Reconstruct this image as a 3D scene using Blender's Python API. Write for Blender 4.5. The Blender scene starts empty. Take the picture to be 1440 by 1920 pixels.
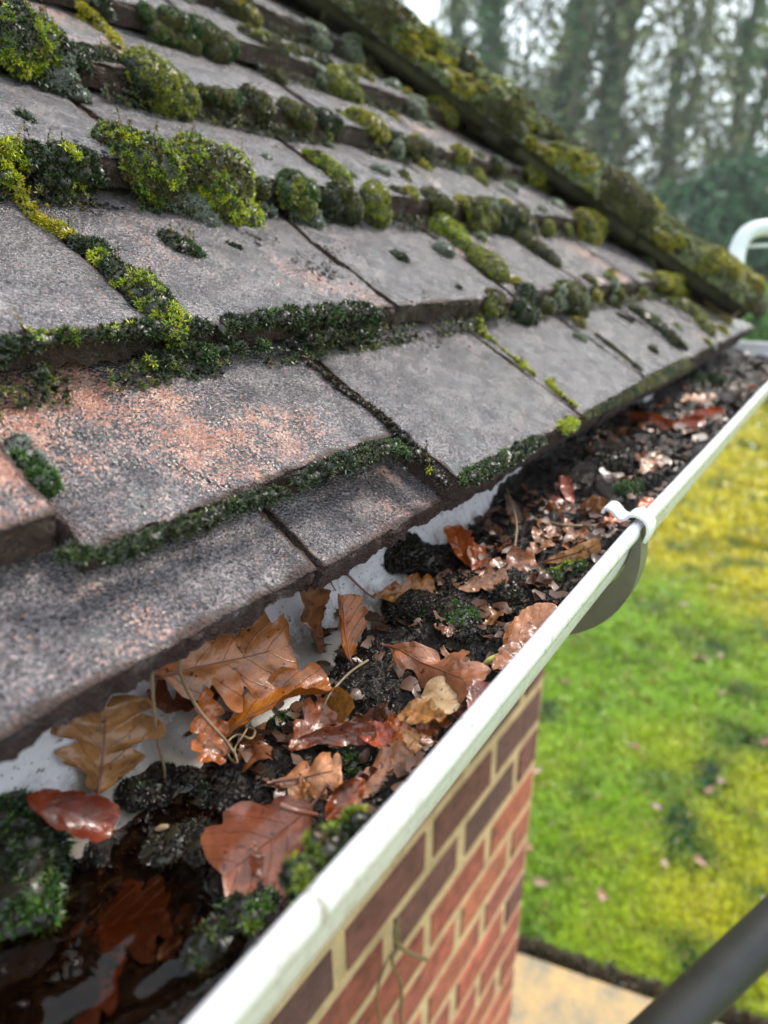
import bpy, bmesh, math, random
import numpy as np
from mathutils import Vector, Matrix

random.seed(7)
rng = np.random.default_rng(7)
R = math.radians
scene = bpy.context.scene
COL = scene.collection

# ------------------------------------------------------------------ camera
YAW, PITCH, ROLL, FPX = 0.6223, 0.3650, -0.0047, 1223.9
CAM = np.array([0.1428, -0.2559, 0.0929])
_F = np.array([-math.sin(YAW)*math.cos(PITCH), math.cos(YAW)*math.cos(PITCH), -math.sin(PITCH)])
_R = np.array([math.cos(YAW), math.sin(YAW), 0.0])
_U = np.cross(_R, _F)
_c, _s = math.cos(ROLL), math.sin(ROLL)
_R, _U = _c*_R+_s*_U, -_s*_R+_c*_U
cam_d = bpy.data.cameras.new('camera')
cam = bpy.data.objects.new('camera', cam_d)
COL.objects.link(cam)
M = Matrix(((_R[0], _U[0], -_F[0], CAM[0]), (_R[1], _U[1], -_F[1], CAM[1]), (_R[2], _U[2], -_F[2], CAM[2]), (0, 0, 0, 1)))
cam.matrix_world = M
cam_d.sensor_fit = 'VERTICAL'
cam_d.sensor_height = 36.0
cam_d.lens = 36.0*FPX/1920.0
cam_d.clip_start = 0.01
cam_d.clip_end = 500
cam_d.dof.use_dof = True
cam_d.dof.focus_distance = 0.275
cam_d.dof.aperture_fstop = 22.95/3.3
scene.camera = cam

# ------------------------------------------------------------------ world, sun, exposure
SUN_ELEV, SUN_AZ = R(48), R(20)
world = bpy.data.worlds.new('World')
scene.world = world
world.use_nodes = True
nt = world.node_tree
nt.nodes.clear()
wo = nt.nodes.new('ShaderNodeOutputWorld')
bg = nt.nodes.new('ShaderNodeBackground')
sky = nt.nodes.new('ShaderNodeTexSky')
sky.sky_type = 'NISHITA'
sky.sun_disc = False
sky.sun_elevation = SUN_ELEV
sky.sun_rotation = SUN_AZ
sky.air_density = 1.5
sky.dust_density = 4.0
mul = nt.nodes.new('ShaderNodeMixRGB')
mul.blend_type = 'MIX'
mul.inputs[0].default_value = 0.86
wtc = nt.nodes.new('ShaderNodeTexCoord')
wn = nt.nodes.new('ShaderNodeTexNoise')
wn.inputs['Scale'].default_value = 2.2
wn.inputs['Detail'].default_value = 4
wr = nt.nodes.new('ShaderNodeValToRGB')
wr.color_ramp.elements[0].position = 0.3
wr.color_ramp.elements[0].color = (5.2, 6.1, 6.7, 1)
wr.color_ramp.elements[1].position = 0.7
wr.color_ramp.elements[1].color = (7.0, 7.7, 8.2, 1)
nt.links.new(wtc.outputs['Generated'], wn.inputs['Vector'])
nt.links.new(wn.outputs['Fac'], wr.inputs['Fac'])
nt.links.new(sky.outputs[0], mul.inputs[1])
nt.links.new(wr.outputs[0], mul.inputs[2])
nt.links.new(mul.outputs[0], bg.inputs['Color'])
bg.inputs['Strength'].default_value = 0.088
nt.links.new(bg.outputs[0], wo.inputs['Surface'])

sl = bpy.data.lights.new('sun', 'SUN')
sl.energy = 1.5
sl.angle = R(14)
sl.color = (1.0, 0.95, 0.86)
so = bpy.data.objects.new('sun', sl)
COL.objects.link(so)
sd = Vector((math.sin(SUN_AZ)*math.cos(SUN_ELEV), math.cos(SUN_AZ)*math.cos(SUN_ELEV), math.sin(SUN_ELEV)))
so.rotation_euler = sd.to_track_quat('Z', 'Y').to_euler()

vs = scene.view_settings
vs.view_transform = 'Standard'
vs.look = 'None'
vs.exposure = 1.7
vs.gamma = 1.0
scene.cycles.max_bounces = 8
scene.cycles.use_denoising = True

# ------------------------------------------------------------------ helpers
def ray(u, v):
    return _F + _R*(u-720)/FPX - _U*(v-960)/FPX

def on_plane(u, v, n, d0):
    d = ray(u, v); n = np.array(n, float)
    t = (d0 - n@CAM)/(n@d)
    return CAM + t*d

_tab = np.random.default_rng(11).random(65536)
def _hash(ix, iy, iz):
    h = (ix*374761393 + iy*668265263 + iz*2147483647) & 0xffffffff
    h = ((h ^ (h >> 13))*1274126177) & 0xffffffff
    return _tab[(h ^ (h >> 16)) & 65535]
def vnoise(P):
    P = np.asarray(P, float)
    i = np.floor(P).astype(np.int64); f = P-i; f = f*f*(3-2*f)
    r = 0
    for dx in (0, 1):
        for dy in (0, 1):
            for dz in (0, 1):
                w = (f[..., 0] if dx else 1-f[..., 0])*(f[..., 1] if dy else 1-f[..., 1])*(f[..., 2] if dz else 1-f[..., 2])
                r = r + w*_hash(i[..., 0]+dx, i[..., 1]+dy, i[..., 2]+dz)
    return r*2-1
def fbm(P, scale, octv=3, seed=0.0):
    P = np.asarray(P, float)*scale + seed*17.31
    r = 0; a = 1.0
    for o in range(octv):
        r = r + a*vnoise(P + o*7.7); P = P*2.03; a *= 0.5
    return r
def n2(x, y, scale, octv=3, seed=0.0):
    return fbm(np.stack([x, y, np.zeros_like(x)+0.37], -1), scale, octv, seed)

def mk_mesh(name, verts, faces, mat=None, cols=None, uvs=None, smooth=False):
    """faces: an (n,3) or (n,4) array, or a list of lists"""
    me = bpy.data.meshes.new(name)
    verts = np.asarray(verts, np.float32)
    if isinstance(faces, np.ndarray):
        nf, k = faces.shape
        me.vertices.add(len(verts)); me.vertices.foreach_set('co', verts.ravel())
        me.loops.add(nf*k); me.loops.foreach_set('vertex_index', faces.astype(np.int32).ravel())
        me.polygons.add(nf)
        me.polygons.foreach_set('loop_start', np.arange(0, nf*k, k, dtype=np.int32))
        me.update(calc_edges=True)
    else:
        me.from_pydata(verts.tolist(), [], faces); me.update()
    if smooth:
        me.polygons.foreach_set('use_smooth', np.ones(len(me.polygons), bool))
    if cols is not None:
        ca = me.color_attributes.new('tint', 'FLOAT_COLOR', 'POINT')
        c = np.ones((len(verts), 4), np.float32); c[:, :3] = cols
        ca.data.foreach_set('color', c.ravel())
    if uvs is not None:
        ul = me.uv_layers.new(name='UVMap')
        li = np.empty(len(me.loops), np.int32); me.loops.foreach_get('vertex_index', li)
        ul.data.foreach_set('uv', np.asarray(uvs, np.float32)[li].ravel())
    if mat: me.materials.append(mat)
    return me
def link(name, me, parent=None, mw=None):
    o = bpy.data.objects.new(name, me); COL.objects.link(o)
    if parent is not None: o.parent = parent
    if mw is not None: o.matrix_basis = mw
    return o
def empty(name, loc=(0, 0, 0)):
    o = bpy.data.objects.new(name, None); COL.objects.link(o); o.location = loc
    o.empty_display_size = 0.02
    return o
def tag(o, label=None, cat=None, group=None, kind=None):
    if label: o['label'] = label
    if cat: o['category'] = cat
    if group: o['group'] = group
    if kind: o['kind'] = kind
    return o
def grid_faces(nu, nv, wrap=False):
    """vertex index = i*nv + j"""
    ii = np.arange(nu if wrap else nu-1)[:, None]; jj = np.arange(nv-1)[None, :]
    i2 = (ii+1) % nu
    return np.stack([ii*nv+jj, i2*nv+jj, i2*nv+jj+1, ii*nv+jj+1], -1).reshape(-1, 4)
def tube_data(pts, rad, sides=8, caps=True):
    pts = np.asarray(pts, float); n = len(pts)
    rad = np.broadcast_to(np.asarray(rad, float), (n,))
    T = np.gradient(pts, axis=0); T /= np.linalg.norm(T, axis=1)[:, None]+1e-12
    a = np.array([0, 0, 1.0]) if abs(T[0][2]) < 0.9 else np.array([1.0, 0, 0])
    V = []
    for i in range(n):
        x = np.cross(a, T[i]); x /= np.linalg.norm(x)+1e-12; y = np.cross(T[i], x); a = y
        a = np.cross(T[i], x)
        th = np.linspace(0, 2*np.pi, sides, endpoint=False)
        V.append(pts[i]+rad[i]*(np.cos(th)[:, None]*x+np.sin(th)[:, None]*y))
        a = y
    V = np.concatenate(V)
    F = []
    for i in range(n-1):
        for j in range(sides):
            k = (j+1) % sides
            F.append([i*sides+j, i*sides+k, (i+1)*sides+k, (i+1)*sides+j])
    F = np.array(F)
    if caps:
        c0, c1 = len(V), len(V)+1
        V = np.vstack([V, pts[0], pts[-1]])
        C = []
        for j in range(sides):
            k = (j+1) % sides
            C.append([c0, k, j, j]); C.append([c1, (n-1)*sides+j, (n-1)*sides+k, (n-1)*sides+k])
        return V, F, np.array(C)[:, :3]
    return V, F, np.zeros((0, 3), int)
def tube(name, pts, rad, mat, sides=8, parent=None, smooth=True, cols=None):
    V, F, C = tube_data(pts, rad, sides)
    fl = F.tolist()+C.tolist()
    me = mk_mesh(name, V, fl, mat, smooth=smooth)
    return link(name, me, parent)
def box_mesh(name, x0, x1, y0, y1, z0, z1, mat, bevel=0.0):
    bm = bmesh.new()
    bmesh.ops.create_cube(bm, size=1)
    for v in bm.verts:
        v.co = Vector(((x0+x1)/2+v.co.x*(x1-x0), (y0+y1)/2+v.co.y*(y1-y0), (z0+z1)/2+v.co.z*(z1-z0)))
    if bevel:
        bmesh.ops.bevel(bm, geom=bm.edges[:], offset=bevel, segments=2, affect='EDGES')
    me = bpy.data.meshes.new(name); bm.to_mesh(me); bm.free()
    if mat: me.materials.append(mat)
    return me
def smoothpath(ctrl, n):
    """Catmull-Rom through control points"""
    c = np.asarray(ctrl, float); c = np.vstack([2*c[0]-c[1], c, 2*c[-1]-c[-2]])
    out = []
    segs = len(c)-3
    for t in np.linspace(0, segs-1e-6, n):
        i = int(t); f = t-i; p0, p1, p2, p3 = c[i:i+4]
        out.append(0.5*((2*p1)+(-p0+p2)*f+(2*p0-5*p1+4*p2-p3)*f*f+(-p0+3*p1-3*p2+p3)*f**3))
    return np.array(out)

# ------------------------------------------------------------------ materials
class NM:
    def __init__(s, name):
        s.m = bpy.data.materials.new(name); s.m.use_nodes = True
        s.t = s.m.node_tree; s.t.nodes.clear()
        s.out = s.n('ShaderNodeOutputMaterial'); s.b = s.n('ShaderNodeBsdfPrincipled')
        s.l(s.b.outputs[0], s.out.inputs['Surface'])
    def n(s, k, **kw):
        x = s.t.nodes.new(k)
        for a, b in kw.items(): setattr(x, a, b)
        return x
    def l(s, a, b): s.t.links.new(a, b)
    def coord(s, which='Object', jitter=True, scale=None):
        tc = s.n('ShaderNodeTexCoord'); o = tc.outputs[which]
        if jitter:
            oi = s.n('ShaderNodeObjectInfo'); mm = s.n('ShaderNodeMath', operation='MULTIPLY'); mm.inputs[1].default_value = 13.7
            s.l(oi.outputs['Random'], mm.inputs[0])
            a = s.n('ShaderNodeVectorMath', operation='ADD'); s.l(o, a.inputs[0]); s.l(mm.outputs[0], a.inputs[1]); o = a.outputs[0]
        return o
    def noise(s, vec, scale, detail=4, rough=0.6, dist=0.0, out='Fac'):
        x = s.n('ShaderNodeTexNoise'); x.inputs['Scale'].default_value = scale; x.inputs['Detail'].default_value = detail
        x.inputs['Roughness'].default_value = rough; x.inputs['Distortion'].default_value = dist
        if vec is not None: s.l(vec, x.inputs['Vector'])
        return x.outputs[out]
    def vor(s, vec, scale, feat='F1', out='Distance', rnd=1.0):
        x = s.n('ShaderNodeTexVoronoi', feature=feat); x.inputs['Scale'].default_value = scale; x.inputs['Randomness'].default_value = rnd
        if vec is not None: s.l(vec, x.inputs['Vector'])
        return x.outputs[out]
    def ramp(s, fac, stops, interp='LINEAR'):
        x = s.n('ShaderNodeValToRGB'); cr = x.color_ramp; cr.interpolation = interp
        while len(cr.elements) < len(stops): cr.elements.new(0.5)
        for e, (p, c) in zip(cr.elements, stops):
            e.position = p; e.color = (c, c, c, 1) if isinstance(c, (int, float)) else (*c, 1)
        s.l(fac, x.inputs['Fac']); return x.outputs['Color']
    def mix(s, fac, a, b, blend='MIX'):
        x = s.n('ShaderNodeMixRGB', blend_type=blend)
        for i, v in ((0, fac), (1, a), (2, b)):
            if isinstance(v, (int, float)): x.inputs[i].default_value = v if i == 0 else (v, v, v, 1)
            elif isinstance(v, tuple): x.inputs[i].default_value = (*v, 1)
            else: s.l(v, x.inputs[i])
        return x.outputs[0]
    def math(s, op, a, b=None, c=None, clamp=False):
        x = s.n('ShaderNodeMath', operation=op, use_clamp=clamp)
        for i, v in ((0, a), (1, b), (2, c)):
            if v is None: continue
            if isinstance(v, (int, float)): x.inputs[i].default_value = v
            else: s.l(v, x.inputs[i])
        return x.outputs[0]
    def bump(s, h, strength=0.5, dist=0.001, prev=None):
        x = s.n('ShaderNodeBump'); x.inputs['Strength'].default_value = strength; x.inputs['Distance'].default_value = dist
        s.l(h, x.inputs['Height'])
        if prev is not None: s.l(prev, x.inputs['Normal'])
        return x.outputs[0]
    def set(s, **kw):
        for k, v in kw.items():
            k = k.replace('_', ' ')
            i = s.b.inputs[k]
            if isinstance(v, tuple): i.default_value = (*v, 1) if len(v) == 3 else v
            elif isinstance(v, (int, float)): i.default_value = v
            else: s.l(v, i)
        return s.m
    def attr(s, name, typ='OBJECT', out='Fac'):
        x = s.n('ShaderNodeAttribute', attribute_name=name, attribute_type=typ); return x.outputs[out]

def mat_tile():
    m = NM('wet_weathered_tile')
    v = m.coord()
    tc = m.n('ShaderNodeTexCoord'); sx = m.n('ShaderNodeSeparateXYZ'); m.l(tc.outputs['Object'], sx.inputs[0])
    grain = m.noise(v, 760, 3, 0.6)
    g2 = m.vor(v, 900, 'F1')
    med = m.noise(v, 60, 5, 0.7)
    big = m.noise(v, 16, 4, 0.6)
    base = m.ramp(med, [(0.3, (0.062, 0.052, 0.059)), (0.5, (0.140, 0.118, 0.128)), (0.72, (0.27, 0.228, 0.232))])
    sand = m.ramp(grain, [(0.38, 0.40), (0.5, 0.9), (0.62, 1.65)])
    base = m.mix(1.0, base, sand, 'MULTIPLY')
    # terracotta body showing through where the sanded face has worn off
    wear = m.attr('wear')
    th = m.math('SUBTRACT', 0.955, m.math('MULTIPLY', wear, 0.34))
    wsum = m.math('ADD', m.math('MULTIPLY', big, 0.60), m.math('ADD', m.math('MULTIPLY', med, 0.28), m.math('MULTIPLY', grain, 0.50)))
    wm = m.math('MULTIPLY', m.math('SUBTRACT', wsum, th), 18, clamp=True)
    terra = m.ramp(m.noise(v, 140, 4, 0.7), [(0.3, (0.22, 0.08, 0.055)), (0.5, (0.42, 0.18, 0.125)), (0.7, (0.66, 0.42, 0.32))])
    col = m.mix(wm, base, terra)
    # pinkish single grains
    pk = m.math('MULTIPLY', m.math('SUBTRACT', m.noise(v, 480, 1, 0.5), 0.66), 12, clamp=True)
    pkm = m.math('MULTIPLY', pk, m.ramp(big, [(0.35, 0.3), (0.65, 0.95)]))
    col = m.mix(pkm, col, (0.36, 0.17, 0.13))
    # pale lichen bloom, soft
    lic = m.ramp(m.noise(v, 34, 3, 0.55, 0.6), [(0.60, 0.0), (0.72, 0.38)])
    col = m.mix(lic, col, (0.17, 0.20, 0.19))
    # black algae that grows on the lower cut edge
    dx = m.math('SUBTRACT', 0.0802, m.math('ABSOLUTE', m.math('SUBTRACT', sx.outputs['X'], 0.0808)))
    dmin = m.math('MINIMUM', m.math('MULTIPLY', sx.outputs['Y'], 200), m.math('ADD', m.math('MULTIPLY', dx, 420), 0.1))
    ed = m.math('ADD', dmin, m.math('MULTIPLY', m.math('SUBTRACT', med, 0.5), 3.0))
    edm = m.ramp(ed, [(0.25, 1.0), (0.5, 0.7), (0.85, 0.0)])
    col = m.mix(m.math('MULTIPLY', edm, 0.96), col, m.mix(m.noise(v, 260, 3), (0.008, 0.006, 0.005), (0.085, 0.030, 0.016)))
    hh = m.math('ADD', m.math('MULTIPLY', grain, 1.0), m.math('MULTIPLY', g2, 0.5))
    b0 = m.bump(m.noise(v, 330, 3, 0.6), 0.8, 0.0028)
    b1 = m.bump(hh, 1.0, 0.0022, b0)
    b2 = m.bump(med, 0.4, 0.003, b1)
    b3 = m.bump(wm, -0.4 if False else 0.25, -0.0008, b2)
    ro = m.mix(edm, m.ramp(med, [(0.3, 0.17), (0.7, 0.36)]), 0.8)
    cw = m.math('SUBTRACT', 0.6, m.math('MULTIPLY', edm, 0.55))
    return m.set(Base_Color=col, Roughness=ro, Normal=b3, Specular_IOR_Level=0.7, Coat_Weight=cw, Coat_Roughness=0.13, Coat_Normal=b3)

def mat_moss(name, rough=0.55, trans=0.25):
    m = NM(name)
    c = m.attr('tint', 'GEOMETRY', 'Color')
    m.set(Base_Color=c, Roughness=rough, Specular_IOR_Level=0.6)
    tr = m.n('ShaderNodeBsdfTranslucent'); m.l(c, tr.inputs['Color'])
    mx = m.n('ShaderNodeMixShader'); mx.inputs[0].default_value = trans
    m.l(m.b.outputs[0], mx.inputs[1]); m.l(tr.outputs[0], mx.inputs[2]); m.l(mx.outputs[0], m.out.inputs['Surface'])
    return m.m

def mat_leaf():
    m = NM('wet_dead_leaf')
    uv = m.n('ShaderNodeUVMap').outputs[0]
    s = m.n('ShaderNodeSeparateXYZ'); m.l(uv, s.inputs[0])
    au = m.math('ABSOLUTE', m.math('SUBTRACT', s.outputs['X'], 0.5))
    v = m.coord()
    wob = m.math('MULTIPLY', m.math('SUBTRACT', m.noise(v, 60, 3), 0.5), 0.7)
    ph = m.math('FRACT', m.math('ADD', m.math('MULTIPLY', m.math('SUBTRACT', s.outputs['Y'], m.math('MULTIPLY', au, 0.80)), 5.3), wob))
    d = m.math('ABSOLUTE', m.math('SUBTRACT', ph, 0.5))
    vein = m.ramp(d, [(0.0, 1.0), (0.025, 0.6), (0.05, 0.0)])
    fine = m.vor(v, 420, 'DISTANCE_TO_EDGE')
    fv = m.ramp(fine, [(0.0, 1.0), (0.08, 0.0)])
    oc = m.n('ShaderNodeObjectInfo').outputs['Color']
    n1 = m.noise(v, 55, 5, 0.65); nb = m.noise(v, 22, 3, 0.5)
    col = m.mix(1.0, oc, m.ramp(n1, [(0.25, 0.45), (0.5, 1.0), (0.75, 1.5)]), 'MULTIPLY')
    col = m.mix(m.ramp(nb, [(0.42, 0.0), (0.62, 0.55)]), col, m.mix(1.0, oc, (0.42, 0.22, 0.16), 'MULTIPLY'))
    col = m.mix(m.math('MULTIPLY', vein, 0.5), col, m.mix(1.0, col, (0.4, 0.3, 0.25), 'MULTIPLY'))
    col = m.mix(m.math('MULTIPLY', fv, 0.18), col, (0.03, 0.012, 0.006))
    mud = m.ramp(m.noise(v, 38, 6, 0.75, 0.5), [(0.54, 0.0), (0.66, 0.8)])
    col = m.mix(mud, col, (0.035, 0.018, 0.010))
    sp = m.ramp(m.noise(v, 330, 2, 0.5), [(0.64, 0.0), (0.70, 0.85)])
    col = m.mix(sp, col, (0.02, 0.010, 0.006))
    b = m.bump(vein, 0.5, 0.0005)
    b = m.bump(fv, 0.25, 0.0002, b)
    b = m.bump(n1, 0.4, 0.0012, b)
    m.set(Base_Color=col, Roughness=0.34, Normal=b, Specular_IOR_Level=0.5, Coat_Weight=0.4, Coat_Roughness=m.ramp(nb, [(0.35, 0.08), (0.65, 0.30)]))
    tr = m.n('ShaderNodeBsdfTranslucent'); m.l(col, tr.inputs['Color'])
    mx = m.n('ShaderNodeMixShader'); mx.inputs[0].default_value = 0.16
    m.l(m.b.outputs[0], mx.inputs[1]); m.l(tr.outputs[0], mx.inputs[2]); m.l(mx.outputs[0], m.out.inputs['Surface'])
    return m.m

def mat_simple(name, col, rough=0.5, bumpscale=None, bs=0.3, bd=0.001, var=None, **kw):
    m = NM(name); v = m.coord(jitter=False)
    c = col
    if var:
        c = m.mix(m.ramp(m.noise(v, var[0], 5, 0.65), [(0.35, 0.0), (0.65, 1.0)]), col, var[1])
    m.set(Base_Color=c, Roughness=rough, **kw)
    if bumpscale: m.set(Normal=m.bump(m.noise(v, bumpscale, 5, 0.65), bs, bd))
    return m.m

def mat_debris():
    m = NM('wet_black_debris'); v = m.coord(jitter=False)
    n = m.noise(v, 260, 5, 0.75); n3 = m.noise(v, 45, 3)
    col = m.ramp(n, [(0.3, (0.004, 0.002, 0.002)), (0.55, (0.014, 0.008, 0.005)), (0.75, (0.05, 0.022, 0.012))])
    col = m.mix(m.ramp(n3, [(0.55, 0.0), (0.7, 0.6)]), col, (0.02, 0.018, 0.006))
    b = m.bump(n, 1.0, 0.0025); b = m.bump(m.vor(v, 600), 0.7, 0.0012, b)
    return m.set(Base_Color=col, Roughness=m.ramp(n3, [(0.35, 0.06), (0.65, 0.22)]), Normal=b, Specular_IOR_Level=0.42)

def mat_plastic(name, col=(0.72, 0.69, 0.735), dirt=0.7, rough=0.25, tide=False):
    m = NM(name); v = m.coord(jitter=False)
    mp = m.n('ShaderNodeMapping'); mp.inputs['Scale'].default_value = (1.0, 0.35, 1.0); m.l(v, mp.inputs[0])
    d1 = m.noise(mp.outputs[0], 70, 6, 0.7, 0.8); d2 = m.noise(v, 500, 2, 0.5)
    c = m.mix(m.ramp(d1, [(0.5, 0.0), (0.75, dirt*0.6)]), col, (0.36, 0.35, 0.30))
    c = m.mix(m.ramp(m.noise(v, 14, 4), [(0.45, 0.0), (0.7, dirt*0.35)]), c, (0.55, 0.55, 0.46))
    c = m.mix(m.ramp(d2, [(0.665, 0.0), (0.70, 0.75)]), c, (0.04, 0.045, 0.04))
    mp2 = m.n('ShaderNodeMapping'); mp2.inputs['Scale'].default_value = (0.25, 1.0, 0.18); mp2.inputs['Rotation'].default_value = (0.35, 0, 0); m.l(v, mp2.inputs[0])
    st = m.noise(mp2.outputs[0], 230, 5, 0.7, 0.4); big = m.noise(v, 22, 3)
    sm = m.math('MULTIPLY', m.ramp(st, [(0.52, 0.0), (0.66, 1.0)]), m.ramp(big, [(0.42, 0.0), (0.62, dirt*1.1)]))
    c = m.mix(sm, c, (0.22, 0.20, 0.14))
    if tide:   # silt line left inside by standing water
        sz = m.n('ShaderNodeSeparateXYZ'); m.l(v, sz.inputs[0])
        hgt = m.math('ADD', m.math('MULTIPLY', m.math('ADD', sz.outputs['Z'], 0.066), 60), m.math('MULTIPLY', m.math('SUBTRACT', m.noise(v, 45, 6, 0.75), 0.5), 3.2))
        ins = m.math('LESS_THAN', sz.outputs['X'], 0.05)
        c = m.mix(m.math('MULTIPLY', ins, m.ramp(hgt, [(0.0, 0.85), (0.25, 0.45), (0.7, 0.0)])), c, (0.13, 0.095, 0.055))
        c = m.mix(m.math('MULTIPLY', ins, m.ramp(m.noise(v, 260, 3, 0.6), [(0.64, 0.0), (0.69, 0.8)])), c, (0.06, 0.04, 0.025))
    return m.set(Base_Color=c, Roughness=m.ramp(d1, [(0.4, rough), (0.7, rough+0.25)]), Specular_IOR_Level=0.5,
                 Normal=m.bump(d1, 0.2, 0.001))

def mat_water():
    m = NM('murky_gutter_water'); v = m.coord(jitter=False)
    t = m.n('ShaderNodeBsdfTransparent'); t.inputs[0].default_value = (0.58, 0.42, 0.30, 1)
    g = m.n('ShaderNodeBsdfGlossy'); g.inputs['Roughness'].default_value = 0.02
    fr = m.n('ShaderNodeFresnel'); fr.inputs['IOR'].default_value = 1.34
    b = m.bump(m.noise(v, 55, 2, 0.5), 0.18, 0.004)
    m.l(b, g.inputs['Normal']); m.l(b, fr.inputs['Normal'])
    mx = m.n('ShaderNodeMixShader'); m.l(fr.outputs[0], mx.inputs[0]); m.l(t.outputs[0], mx.inputs[1]); m.l(g.outputs[0], mx.inputs[2])
    m.l(mx.outputs[0], m.out.inputs['Surface']); return m.m

def mat_brick():
    m = NM('clay_brick'); v = m.coord()
    oc = m.n('ShaderNodeObjectInfo').outputs['Color']
    n = m.noise(v, 45, 6, 0.7); n2_ = m.noise(v, 9, 3)
    c = m.mix(1.0, oc, m.ramp(n, [(0.3, 0.45), (0.5, 1.0), (0.72, 1.5)]), 'MULTIPLY')
    c = m.mix(m.ramp(n2_, [(0.45, 0.0), (0.7, 0.6)]), c, (0.10, 0.04, 0.035))
    return m.set(Base_Color=c, Roughness=0.8, Normal=m.bump(n, 0.6, 0.003))

MT = dict(
    tile=mat_tile(), moss=mat_moss('leafy_moss', 0.38), foliage=mat_moss('garden_foliage', 0.6), leaf=mat_leaf(), debris=mat_debris(),
    white=mat_plastic('white_gutter_plastic', tide=True), white_in=mat_plastic('white_gutter_inside', (0.70, 0.74, 0.74), 0.8, 0.12),
    brown=mat_simple('grey_brown_bracket_plastic', (0.16, 0.135, 0.12), 0.35, var=(40, (0.11, 0.095, 0.085))),
    water=mat_water(), brick=mat_brick(),
    mortar=mat_simple('sandy_mortar', (0.66, 0.46, 0.27), 0.9, 120, 0.9, 0.006, (30, (0.46, 0.31, 0.18))),
    fascia=mat_plastic('white_fascia_board', (0.74, 0.76, 0.75), 0.6, 0.3),
    stem=mat_simple('leaf_stem', (0.16, 0.055, 0.03), 0.35, Coat_Weight=0.4),
    twig=mat_simple('dry_twig', (0.25, 0.17, 0.09), 0.6, 400, 0.4, 0.0005, (200, (0.12, 0.08, 0.045))),
    yellowtwig=mat_simple('yellow_green_stalk', (0.52, 0.47, 0.12), 0.4),
    underlay=mat_simple('dark_roof_boarding', (0.03, 0.022, 0.018), 0.9),
    metal=mat_simple('dark_grey_tube', (0.018, 0.018, 0.019), 0.55, 60, 0.2, 0.001, (14, (0.034, 0.032, 0.030))),
    rubber=mat_simple('black_rubber', (0.02, 0.02, 0.02), 0.7),
    alu=mat_simple('dull_aluminium', (0.45, 0.45, 0.46), 0.4, Metallic=0.9),
    pipe=mat_plastic('white_pipe', (0.70, 0.73, 0.76), 0.2, 0.3),
    bark=mat_simple('ivy_grey_bark', (0.13, 0.12, 0.085), 0.9, 12, 0.8, 0.05, (2, (0.07, 0.085, 0.04))),
    hipclay=mat_simple('weathered_hip_tile', (0.050, 0.042, 0.034), 0.7, 180, 0.8, 0.003, (60, (0.085, 0.075, 0.035))),
)

# ------------------------------------------------------------------ roof geometry
S_ROOF, S_TILE = 0.6861, 0.5241
GA = [0.0, 0.1103, 0.2215, 0.3135, 0.4111]
while len(GA) < 16: GA.append(GA[-1]+0.100)
NC = 12
YC = 0.905                      # plan position of the hip corner along the eave
cs, sn = math.cos(S_ROOF), math.sin(S_ROOF)
ct, st_ = math.cos(S_TILE), math.sin(S_TILE)
TT = math.tan(S_TILE)
XF = np.array([-g*cs for g in GA]); ZF = np.array([g*sn for g in GA])
TH = 0.0135
TILE_W = 0.165
NRM = np.array([st_, 0, ct])
def surf(x, y):
    """height of the exposed tile surface over plan point x, y"""
    x = np.asarray(x, float)
    u = np.clip(-x/cs, 0, None)
    k = np.clip(np.searchsorted(GA, u, side='right')-1, 0, len(GA)-1)
    z = ZF[k]+(XF[k]-x)*TT
    return z
def surf_smooth(x, y, d=0.007):
    x = np.asarray(x, float)
    m = sum(surf(x+q*d, y) for q in (-2, -1.33, -.67, 0, .67, 1.33, 2))/7
    return np.maximum(surf(x, y)-0.0015, m)
def roof_pt(u, v):
    """point of the tiled surface seen along a ray"""
    d = ray(u, v)
    t = np.linspace(0.08, 1.9, 2600)
    P = CAM+t[:, None]*d
    h = P[:, 2]-surf(P[:, 0], P[:, 1])
    ok = np.where((h < 0) & (P[:, 0] < 0.004))[0]
    if len(ok) == 0: return P[-1]
    return P[ok[0]]

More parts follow.
